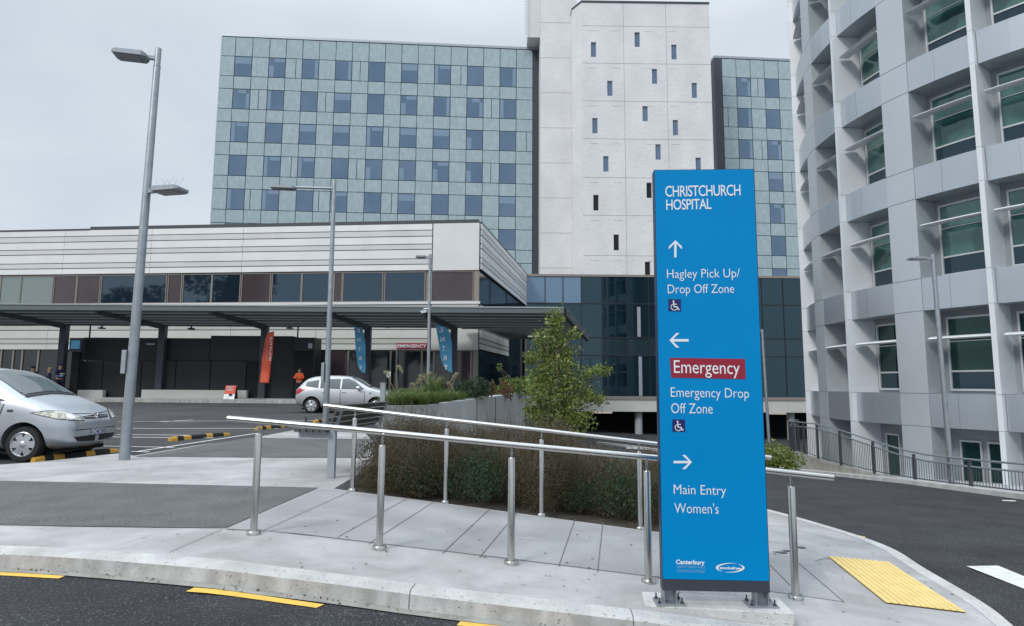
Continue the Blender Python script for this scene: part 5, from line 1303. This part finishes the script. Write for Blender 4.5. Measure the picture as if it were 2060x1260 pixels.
def leafcloud(n, blobs, size, asp=.5, sd_=0):
    random.seed(sd_); mb = MB()
    tot = sum(b[3] ** 2 * b[4] for b in blobs)
    for cx, cy, cz_, r, rz in blobs:
        k_ = int(n * r * r * rz / tot)
        for _ in range(k_):
            while True:
                x, y, z_ = random.uniform(-1, 1), random.uniform(-1, 1), random.uniform(-1, 1); q = x * x + y * y + z_ * z_
                if q < 1 and random.random() < .25 + .75 * q: break
            w_ = 1 + .22 * sin(5 * x + 3 * z_ + cx * 7) * cos(4 * y + cx)
            mb.leaf(Vector((cx + x * r * w_, cy + y * r * w_, cz_ + z_ * rz * w_)), size * random.uniform(.6, 1.3), asp)
    return mb
def twigs(mb, blobs, base, r=.012):
    for cx, cy, cz_, rr_, rz in blobs:
        b_ = Vector(base); e_ = Vector((cx, cy, cz_)); mb.path([b_, b_.lerp(e_, .5) + Vector((0, 0, -.04)), e_], [r, r * .8, r * .4], 5)
# leafy shrubs in the planter
sb = [(-.25, 0, .22, .26, .24), (.12, .05, .30, .30, .28), (.0, -.1, .15, .3, .2), (.35, .1, .22, .22, .2), (-.45, .1, .16, .2, .18)]
def shrub(name, at_, blobs, n, size, m, label, sc_=1, grp=None, tw=True, cat='shrub', sd_=1):
    t = thing(name, at_, label, cat, grp); ORG[t.name] = Vector((0, 0, 0))
    build('foliage', leafcloud(n, blobs, size, .45, sd_), m, t)
    mb = MB(); twigs(mb, blobs, (0, 0, -.1))
    if name == 'wiry_shrub':
        for _ in range(150):
            b_ = random.choice(blobs); a_ = random.uniform(0, 2 * pi); e_ = random.uniform(.1, 1.4); d = Vector((cos(a_) * cos(e_), sin(a_) * cos(e_), sin(e_))); c = Vector(b_[:3])
            mb.path([c + d * b_[3] * .4, c + d * b_[3] * .85 + Vector((0, 0, .02)), c + d * b_[3] * random.uniform(1.05, 1.4) + Vector((random.gauss(0, .03), random.gauss(0, .03), random.gauss(0, .02)))], [.004, .003, .0015], 4)
    build('stems', mb, M['bark'], t); t.scale = (sc_,) * 3; return t
p = atY(952, 798, 15.5); shrub('leafy_shrub', p + Z * -.05, sb, 2600, .03, M['leafdark'], 'leafy green shrub in the planter, right of the tussock grasses', .95)
p = atY(925, 798, 15.9); shrub('leafy_shrub', p + Z * -.05, sb, 1500, .03, M['leafdark'], 'darker low shrub squeezed between the tussock grasses and the leafy shrub', .6, sd_=3)
p = atY(1003, 797, 17.0); shrub('rust_grass', p + Z * -.06, [(-.15, 0, .18, .12, .2), (.1, 0, .2, .1, .22), (.25, 0, .16, .1, .2), (-.3, .0, .12, .1, .14)], 700, .03, M['rust'], 'thin rust-coloured plant at the right end of the planter', 1.2)
p = atY(1040, 790, 18.0); t = shrub('lime_shrub', p + Z * -.08, [(0, 0, .25, .3, .25), (.4, 0, .3, .3, .28), (-.3, 0, .35, .22, .2), (-.5, .1, .15, .2, .15), (.7, .1, .35, .25, .2), (-.50, 0, .78, .10, .12)], 2200, .034, M['leaflime'], 'lime green shrub with one long bare shoot, left of the young tree', 1.0)
mb = MB(); mb.path([Vector((.0, 0, .2)), Vector((-.25, 0, .55)), Vector((-.50, 0, .80))], [.012, .01, .006], 5); build('shoot', mb, M['bark'], t)
# bank of wiry brown shrubs between the ramp and the planter
protos = []
BL = [[(0, 0, .35, .55, .38), (.4, .1, .3, .42, .32), (-.42, .1, .32, .42, .34), (.1, .4, .4, .45, .34), (.1, -.35, .22, .4, .26)], [(0, 0, .42, .5, .42), (.35, -.1, .25, .4, .3), (-.35, -.1, .3, .45, .3), (-.1, .35, .3, .5, .3)]]
SG = 'wiry brown shrubs on the bank beside the ramp'
for k_ in range(2): protos.append(shrub('wiry_shrub', Vector((0, 0, 0)), BL[k_], 15000, .0145, M['leafbrown'], 'tmp', 1, SG, sd_=20 + k_))
sp = [(775, 985, 8.6, 'wiry brown shrub nearest the bench end of the planted bank', .55), (800, 1000, 8.6, 'wiry brown shrub behind the first gap of the farther handrail', .85), (880, 1012, 8.6, 'wiry brown shrub behind the second post of the farther handrail', .9), (960, 1022, 8.55, 'wiry brown shrub behind the middle gap of the farther handrail', .9), (1050, 1032, 8.52, 'wiry brown shrub just left of the third post of the farther handrail', .9), (1135, 1044, 8.5, 'wiry brown shrub just right of the third post of the farther handrail', .9), (1215, 1054, 8.45, 'wiry brown shrub left of the fourth post of the farther handrail', .9), (1300, 1066, 8.4, 'wiry brown shrub whose right side hides behind the blue sign', .85),
      (812, 940, 9.8, 'taller wiry shrub at the foot of the planter front wall', 1.0), (905, 950, 10.0, 'taller wiry shrub in the second row below the planter corner', 1.0), (1000, 960, 10.1, 'taller wiry shrub in the second row, middle of the bank', 1.0), (1100, 965, 10.2, 'taller wiry shrub in the second row in front of the young tree', 1.0), (1200, 975, 10.2, 'taller wiry shrub in the second row right of the young tree', .95), (1300, 985, 10.3, 'wiry shrub in the second row beside the blue sign', .9),
      (880, 890, 12.0, 'wiry shrub in the back row against the planter side wall', .75), (960, 890, 12.4, 'wiry shrub in the back row along the middle of the side wall', .85), (1040, 895, 12.8, 'wiry shrub in the back row below the right end of the side wall', .95), (1120, 905, 12.6, 'wiry shrub in the back row beneath the young tree crown', .9), (1200, 920, 12.6, 'wiry shrub in the back row right of the tree trunk', .8), (1290, 930, 12.6, 'wiry shrub in the back row left of the blue sign', .7)]
for i, (px, py, Y, lab, s_) in enumerate(sp):
    x = (px - 1030) / FPX * (Y * cos(TILT)); p = Vector((x, Y, H(x, Y) - .06)); o = protos[i] if i < 2 else copy_tree(protos[i % 2], p)
    o.location = p; o.rotation_euler = (0, 0, i * 2.1); o.scale = (s_ * .98, s_ * (.60 if Y < 8.65 else .92), s_ * (1.12 + .15 * ((i * 7) % 3 - 1))); o['label'] = lab
DG = 'small dark green shrubs among the wiry ones'
ds = [(850, 985, 8.25, 'small dark green shrub low behind the second gap of the farther handrail', .5), (975, 965, 8.2, 'round dark green shrub in the middle of the brown bank', .72), (1245, 1000, 8.2, 'dark green shrub left of the fourth rail post near the blue sign', .66), (1165, 1020, 8.2, 'low dark green shrub right of the third rail post', .4)]
dp = None
for i, (px, py, Y, lab, s_) in enumerate(ds):
    x = (px - 1030) / FPX * (Y * cos(TILT)); p = Vector((x, Y, H(x, Y) + .05))
    if dp is None: dp = o = shrub('dark_shrub', p, BL[1], 3800, .022, M['leafdark'], lab, 1, DG, sd_=31)
    else: o = copy_tree(dp, p, label=lab)
    o.location = p; o.rotation_euler = (0, 0, i * 1.3); o.scale = (s_, s_ * .8, s_ * 1.25)
# bush behind the sign, right
x = (1560 - 1030) / FPX * 24; shrub('leafy_shrub', Vector((x, 24.3, H(x, 24.3))), BL[1], 2500, .05, M['leaf'], 'green bush just right of the blue sign, at the end of the curved wall', 1.3, sd_=40)

# ------------------------------------------------------------------ the young tree
TY = 15.5
def t_at(px, py, dy=0): return atY(px, py, TY + dy)
bt = t_at(1128, 905); bt.z = H(bt.x, TY)
tr = thing('young_tree', bt, 'young bright green tree with a pointed crown in front of the dark glazed block', 'tree'); 
mb = MB(); tip_ = t_at(1118, 632); mb.path([bt - Z * .1, t_at(1126, 820), t_at(1120, 730), t_at(1119, 680), tip_], [.055, .045, .033, .022, .008], 8)
limbs = [((1124, 800), (1225, 745), .3), ((1124, 830), (1212, 805), -.2), ((1122, 770), (1070, 720), .2), ((1121, 740), (1085, 672), -.2), ((1121, 750), (1165, 700), .2), ((1120, 710), (1160, 668), -.3), ((1124, 850), (1075, 800), -.4), ((1126, 860), (1185, 850), .3), ((1124, 810), (1080, 850), .4), ((1126, 870), (1150, 885), -.3)]
for (a, b0_), (c, d), dy in limbs: mb.path([t_at(a, b0_), t_at((a + c) / 2, (b0_ + d) / 2 + 6, dy / 2), t_at(c, d, dy)], [.022, .016, .007], 6)
build('trunk', mb, M['bark'], tr, smooth=50)
cl = [(1118, 640, 17, 22), (1116, 660, 24, 22), (1120, 684, 24, 24), (1085, 682, 17, 18), (1152, 672, 17, 12), (1098, 702, 24, 22), (1134, 706, 28, 22), (1070, 716, 14, 10), (1112, 730, 36, 26), (1140, 738, 26, 26), (1085, 752, 28, 24), (1118, 764, 48, 28), (1150, 776, 34, 24), (1082, 790, 30, 26), (1118, 800, 48, 30), (1152, 812, 34, 24), (1082, 828, 32, 26), (1122, 836, 48, 28), (1158, 846, 34, 22), (1098, 862, 34, 22), (1138, 868, 38, 22), (1150, 884, 24, 12),
      (1180, 752, 18, 14), (1204, 744, 18, 12), (1220, 744, 11, 11), (1186, 796, 22, 20), (1206, 804, 14, 16), (1178, 838, 16, 14), (1065, 728, 9, 8)]
random.seed(11); mb = MB(); k_ = TY / FPX
for cx, cy, rx, ry in cl:
    c = t_at(cx, cy); rr_ = rx * k_; rz = ry * k_; n = int(300 * (rx * ry) / 600) + 60
    dyc = random.uniform(-.25, .25) * min(1, rx / 30)
    for _ in range(n):
        while True:
            x, y, z_ = random.uniform(-1, 1), random.uniform(-1, 1), random.uniform(-1, 1); q = x * x + y * y + z_ * z_
            if q < 1: break
        jit = 1 + .34 * random.gauss(0, 1) * (q > .5)
        mb.leaf(Vector((c.x + x * rr_ * jit, TY + dyc + y * min(rr_, .55), c.z + z_ * rz * jit)), random.uniform(.022, .060), .5)
build('crown', mb, M['leaf'], tr)

# ================================================================== FLAGS, SANDWICH BOARD, SMALL SIGN
def flag(name, px, Y, m, label, poly, txts, pole_px, cat='flag'):
    b_ = atY(*pole_px[0], Y); b_.z = H(b_.x, Y) + .1; t = thing(name, b_, label, cat, 'feather flags outside the entrance')
    P2 = []
    pts = [Vector((p.x, p.z)) for p in [atY(x, y, Y) for x, y in poly]]
    v, fs = fill2d([(p.x, p.y) for p in pts], .12); mb = MB()
    def wv(x, z): return .035 * sin(5.2 * z + 3 * x) + .02 * sin(9 * x)
    mb.add([Vector((q.x, Y + wv(q.x, q.y), q.y)) for q in v], [tuple(k) for k in fs]); o = build('cloth', mb, m, t, smooth=60)
    so = o.modifiers.new('thick', 'SOLIDIFY'); so.thickness = .006
    for s_, x0, y0, x1, y1, rot in txts:
        a = atY(x0, y1, Y - .075); c = atY(x1, y0, Y - .075)
        if rot: mb = text_mb(s_, Vector((c.x, a.y, a.z)) if rot > 0 else Vector((a.x, a.y, c.z)), Z * rot, Vector((-rot, 0, 0)), Vector((0, -1, 0)), abs(c.z - a.z), abs(c.x - a.x), .01, mirror=True)
        else: mb = text_mb(s_, a, Vector((1, 0, 0)), Z, Vector((0, -1, 0)), c.x - a.x, c.z - a.z, .02, mirror=True)
        build('lettering', mb, M['signwhite'], t)
    mb = MB(); mb.path([b_] + [atY(x, y, Y + .06) for x, y in pole_px[1:]], .018, 6); build('pole', mb, M['darkgrey'], t)
    mb = MB(); mb.box(b_.x - .3, b_.x + .3, Y - .25, Y + .25, b_.z - .02, b_.z + .03); build('base', mb, M['darkgrey'], t)
YF = 34.6
def entry(x0, y0, x1, y1, w_):
    r = []
    for i, ch_ in enumerate('ENTRY'):
        f = i / 4; cx = x0 + (x1 - x0) * f; cy = y0 + (y1 - y0) * f; r.append((ch_, cx - w_, cy - w_ * 1.15, cx + w_, cy + w_ * 1.15, 0))
    return r
flag('feather_flag', None, YF, M['flagblue'], 'blue feather flag lettered in white, nearer the right end of the canopy', [(876, 652), (889, 653), (898, 659), (905, 671), (909, 690), (909.5, 751), (900, 746), (892, 736), (887, 722), (884, 700), (880, 675)], entry(888, 664, 897, 739, 4.2), [(912, 800), (911, 752), (910, 690), (905, 668), (897, 657), (878, 651)])
flag('feather_flag', None, YF + .6, M['flagblue'], 'blue feather flag lettered in white, touching the canopy post left of the EMERGENCY sign', [(712, 653), (720, 653), (727, 660), (732, 674), (735, 695), (735.5, 752), (728, 749), (722, 741), (718, 728), (716, 705), (714, 680)], entry(721, 665, 725.5, 740, 3.2), [(738, 800), (737, 752), (736, 690), (732, 671), (726, 658), (713, 652)])
flag('feather_flag', None, YF, M['flagred'], 'orange feather flag with white lettering in front of the black cabin', [(541, 669), (551, 667), (549, 700), (545, 735), (541, 771), (523, 770), (526, 735), (530, 700), (535, 680)], [('SHUTTLE', 541, 678, 547.5, 726, -1), ('HOSPITAL', 535.5, 684, 538.5, 726, -1)], [(522, 806), (523, 770), (526, 735), (530, 700), (535, 680), (550, 667)])
ab = thing('sandwich_board', atY(464, 808, 35.2), 'orange and white sandwich board standing on the footpath before the long low wall', 'sandwich board')
Ya = 35.2; a0 = atY(453, 808, Ya); a1 = atY(476, 776, Ya); mb = MB(); zmid = atY(464, 793, Ya).z
def slab(z0, z1, back, mb):
    s_ = 1 if back else -1; f = lambda z: Ya + s_ * (.28 * (1 - (z - a0.z) / (a1.z - a0.z)) + .02)
    mb.add([Vector((x, f(z) + d, z)) for d in (0, .02) for x, z in ((a0.x, z0), (a1.x, z0), (a1.x, z1), (a0.x, z1))], [(0, 1, 2, 3), (7, 6, 5, 4), (0, 4, 5, 1), (1, 5, 6, 2), (2, 6, 7, 3), (3, 7, 4, 0)]); return f
f = slab(zmid, a1.z, False, mb); build('orange_panel', mb, M['flagred'], ab); mb = MB(); slab(a0.z, zmid - .003, False, mb); build('white_panel', mb, M['signwhite'], ab); mb = MB(); slab(a0.z, a1.z, True, mb); build('back_panel', mb, M['darkgrey'], ab)
mb = MB()
for i, (za, w_) in enumerate(((.93, .8), (.84, .55), (.76, .7), (.68, .62), (.30, .7), (.18, .5))):
    z = a0.z + (a1.z - a0.z) * za; x0 = a0.x + (a1.x - a0.x) * .12; mb.add([Vector((x, f(zz) - .006, zz)) for x, zz in ((x0, z), (x0 + (a1.x - a0.x) * w_, z), (x0 + (a1.x - a0.x) * w_, z + .028), (x0, z + .028))], [(0, 1, 2, 3)]); 
build('print_line', mb, M['lampgrey'], ab)
mb = MB(); z = a0.z + (a1.z - a0.z) * .38; x = a0.x + (a1.x - a0.x) * .62; mb.add([Vector((x + .11 * cos(t), f(z) - .008, z + .11 * sin(t))) for t in [2 * pi * i / 16 for i in range(16)]], [tuple(range(16))]); build('printed_disc', mb, M['navy'], ab)
ns = thing('notice_sign', atY(782, 757, 33.5), 'small white square notice on a thin post behind the light car', 'sign'); p = atY(782, 755, 33.5)
mb = MB(); mb.box(p.x - .10, p.x + .10, 33.48, 33.5, atY(782, 759, 33.5).z, atY(782, 748, 33.5).z); build('board', mb, M['signwhite'], ns)
mb = MB(); mb.box(p.x - .045, p.x + .045, 33.472, 33.479, atY(782, 756, 33.5).z, atY(782, 751, 33.5).z); build('printed_square', mb, M['signpale'], ns)
mb = MB(); mb.tube((p.x, 33.52, H(p.x, 33.5)), (p.x, 33.52, p.z), .025, 6); build('post', mb, M['darkgrey'], ns)

# ================================================================== PEOPLE
def skinmesh(name, pts, edges, rad, m, parent, lvl=2):
    o0 = org(parent); me = bpy.data.meshes.new(name); me.from_pydata([tuple(Vector(p)) for p in pts], edges, [])
    o = bpy.data.objects.new(name, me); COL.objects.link(o)
    sk = o.modifiers.new('skin', 'SKIN'); sk.use_smooth_shade = True
    for i, r in enumerate(rad):
        r = r if isinstance(r, tuple) else (r, r); me.skin_vertices[0].data[i].radius = r
    me.skin_vertices[0].data[0].use_root = True
    ss = o.modifiers.new('s', 'SUBSURF'); ss.levels = ss.render_levels = lvl
    m2 = evalmesh(o); o.modifiers.clear(); o.data = m2; m2.materials.clear(); m2.materials.append(m); m2.shade_smooth()
    o.parent = parent; ORG[o.name] = o0; return o
def person(loc, yaw, label, top, legs, hair, arms, hgt=1.75, cap=None, vest=None):
    t = thing('person', loc, label, 'person'); t.rotation_euler = (0, 0, yaw); t.scale = (hgt / 1.75,) * 3; ORG[t.name] = Vector((0, 0, 0))
    V = []; E = []; Rd = []
    def add(p, r, par=None):
        V.append(Vector(p)); Rd.append(r); i = len(V) - 1
        if par is not None: E.append((par, i))
        return i
    pel = add((0, 0, .95), (.145, .105)); sp = add((0, .0, 1.12), (.135, .10), pel); chs = add((0, -.01, 1.30), (.15, .11), sp); nk = add((0, .0, 1.47), .055, chs); hd0 = add((0, -.015, 1.56), (.068, .078), nk); hd1 = add((0, -.02, 1.66), (.076, .092), hd0); add((0, -.01, 1.73), (.05, .06), hd1)
    limb = {'arm': [], 'leg': []}
    for s in (-1, 1):
        sh = add((s * .175, 0, 1.41), .062, chs); el = Vector(arms[0]); wr = Vector(arms[1]); el.x *= s; wr.x *= s
        e_ = add(el, .043, sh); w_ = add(wr, .030, e_); d = (wr - el).normalized(); pm_ = add(wr + d * .07, (.038, .02), w_); sd = Vector((s * -1, 0, 0)) - d * d.dot(Vector((s * -1, 0, 0))); sd.normalize()
        for k_, (o_, ln) in enumerate(((-.028, .075), (-.010, .09), (.010, .088), (.028, .068))):
            f1 = add(wr + d * .10 + sd * o_, .009, pm_); f2 = add(wr + d * (.10 + ln * .5) + sd * o_ * 1.1 + Vector((0, -.008, 0)), .0085, f1); add(wr + d * (.10 + ln) + sd * o_ * 1.1 + Vector((0, -.025, 0)), .007, f2)
        th = add(wr + d * .04 + sd * .045, .010, w_); add(wr + d * .085 + sd * .062, .008, th)
        hp = add((s * .095, 0, .88), .092, pel); kn = add((s * .11, -.02, .49), .062, hp); an = add((s * .12, .01, .09), .042, kn); add((s * .13, -.14, .035), (.045, .035), an)
        limb['arm'].append(((s * .175, 0, 1.41), el, wr)); limb['leg'].append(((s * .095, 0, .88), (s * .11, -.02, .49), (s * .12, .01, .09)))
    skinmesh('body', V, E, Rd, M['skin'], t)
    # jacket
    V = [Vector((0, 0, .93)), Vector((0, 0, 1.12)), Vector((0, -.01, 1.30)), Vector((0, 0, 1.44))]; E = [(0, 1), (1, 2), (2, 3)]; Rd = [(.185, .13), (.175, .125), (.18, .13), (.085, .075)]
    for (a, b_, c) in limb['arm']:
        i = len(V); V += [Vector(a), Vector(b_), Vector(c)]; E += [(2, i), (i, i + 1), (i + 1, i + 2)]; Rd += [.082, .062, .046]
    skinmesh('jacket', V, E, Rd, top, t)
    V = [Vector((0, 0, .95))]; E = []; Rd = [(.155, .12)]
    for (a, b_, c) in limb['leg']:
        i = len(V); V += [Vector(a), Vector(b_), Vector(c)]; E += [(0, i), (i, i + 1), (i + 1, i + 2)]; Rd += [.108, .080, .066]
    skinmesh('trousers', V, E, Rd, legs, t)
    for s in (-1, 1):
        mb = MB(); mb.lathe([(0, -.10), (.04, -.09), (.05, 0), (.045, .12), (0, .15)], Vector((s * .125, -.02, .045)), (0, -1, -.1), 10); build('shoe', mb, M['cardark'], t, smooth=60)
    mb = MB(); mb.lathe([(.0, .115), (.05, .105), (.088, .06), (.098, .0), (.09, -.03)], Vector((0, .0, 1.665)), (0, .25, 1), 14); build('hair', mb, hair, t, smooth=60)
    mb = MB(); mb.lathe([(0, .03), (.012, .02), (.018, -.02), (0, -.025)], Vector((0, -.108, 1.615)), (0, -.3, 1), 8); build('nose', mb, M['skin'], t, smooth=60)
    for s in (-1, 1):
        mb = MB(); mb.lathe([(0, -.008), (.012, -.003), (.012, .003), (0, .006)], Vector((s * .032, -.098, 1.645)), (0, -1, 0), 8); build('eye', mb, M['cardark'], t)
        mb = MB(); mb.lathe([(0, -.01), (.02, 0), (.024, .01), (0, .015)], Vector((s * .082, -.005, 1.625)), (s, .3, 0), 8); build('ear', mb, M['skin'], t, smooth=60)
    mb = MB(); mb.obox(Vector((0, -.102, 1.575)), (1, 0, 0), (0, 1, 0), Z, .022, .006, .005); build('mouth', mb, M['rust'], t)
    if cap:
        mb = MB(); mb.lathe([(0, .13), (.08, .12), (.105, .07), (.108, .03)], Vector((0, .0, 1.66)), (0, .05, 1), 14); mb.obox(Vector((0, -.14, 1.695)), (1, 0, 0), (0, 1, 0), Z, .07, .06, .006); build('cap', mb, cap, t, smooth=40)
    if vest:
        V = [Vector((0, 0, 1.02)), Vector((0, -.0, 1.18)), Vector((0, -.01, 1.32))]; skinmesh('vest', V, [(0, 1), (1, 2)], [(.192, .14), (.19, .14), (.17, .135)], vest, t, 2)
    return t
UP = ((.26, -.08, 1.17), (.10, -.24, 1.22)); DOWN = ((.24, .02, 1.14), (.25, -.06, .90))
p = atY(600, 806, 35.3); p.z = H(p.x, 35.3) + .12; hgt = atY(600, 741, 35.3).z - p.z
person(p, 0, 'person in an orange high-visibility jacket with hands raised, by the black cabin door', M['orange'], M['darkcloth'], M['hair'], UP, hgt)
for px, py, yaw, lab, top, hr, cap, vest, ar in ((61, 737, .6, 'person in dark clothes and a cap, leftmost behind the roof of the silver hatchback', M['darkcloth'], M['hair'], M['darkcloth'], None, DOWN), (95, 740, -.9, 'fair-haired person in a navy jacket behind the silver hatchback', M['navycloth'], M['hairfair'], None, None, DOWN), (116, 732, 1.2, 'person in a dark cap and pale blue vest over navy uniform, beside the kiosk', M['navycloth'], M['hair'], M['navycloth'], M['paleblue'], UP)):
    p = atY(px, 800, 34.9); p.z = H(p.x, 34.9) + .12; person(p, yaw, lab, top, M['navycloth'], hr, ar, atY(px, py, 34.9).z - p.z, cap, vest)

# ================================================================== TREES BEHIND THE CAMERA (seen mirrored in the windows)
random.seed(5)
def bigtree(i, x, y, h, label):
    t = thing('park_tree', (x, y, H(x, y) - .2), label, 'tree', 'park trees across the street, mirrored in the windows'); ORG[t.name] = Vector((0, 0, 0))
    mb = MB(); mb.path([(0, 0, 0), (.1, 0, h * .3), (0, .1, h * .75)], [.5, .4, .12], 8)
    bl_ = []
    for k_ in range(13):
        a = random.uniform(0, 2 * pi); f_ = random.uniform(.28, .95); r = h * .30 * sqrt(max(.1, 1 - abs(f_ - .55) * 1.7)) * random.uniform(.3, 1)
        bl_.append((cos(a) * r, sin(a) * r, h * f_, h * random.uniform(.10, .17), h * random.uniform(.09, .13)))
    for b_ in bl_[:7]: mb.path([(0, 0, h * .3), (b_[0] * .5, b_[1] * .5, h * .3 + (b_[2] - h * .3) * .6), b_[:3]], [.2, .13, .04], 5)
    build('trunk', mb, M['bark'], t); build('crown', leafcloud(2600, bl_, h * .022, .55, 100 + i), M['treeback'], t)
    return t
for i, (x, y, h, lab) in enumerate(((-99, -36, 22, 'leftmost park tree across the street, mirrored at the left end of the window ribbon'), (-88, -34, 21, 'broad park tree across the street, mirrored behind the tall lamp post'), (-77, -36, 26, 'tallest park tree across the street, mirrored in the dark middle windows'), (-67, -34, 25, 'tall park tree across the street, mirrored above the black cabin'), (-58, -38, 13, 'low park tree across the street, mirrored above the orange flag'),
        (-50, -36, 14, 'small round park tree across the street, mirrored left of the slim lamp'), (-42, -36, 14, 'park tree across the street, mirrored right of the slim lamp'), (-34, -34, 16, 'park tree across the street, mirrored beside the last brown panel'), (-20, -40, 12, 'park tree across the street, standing directly behind the camera'))):
    bigtree(i, x, y, h, lab)
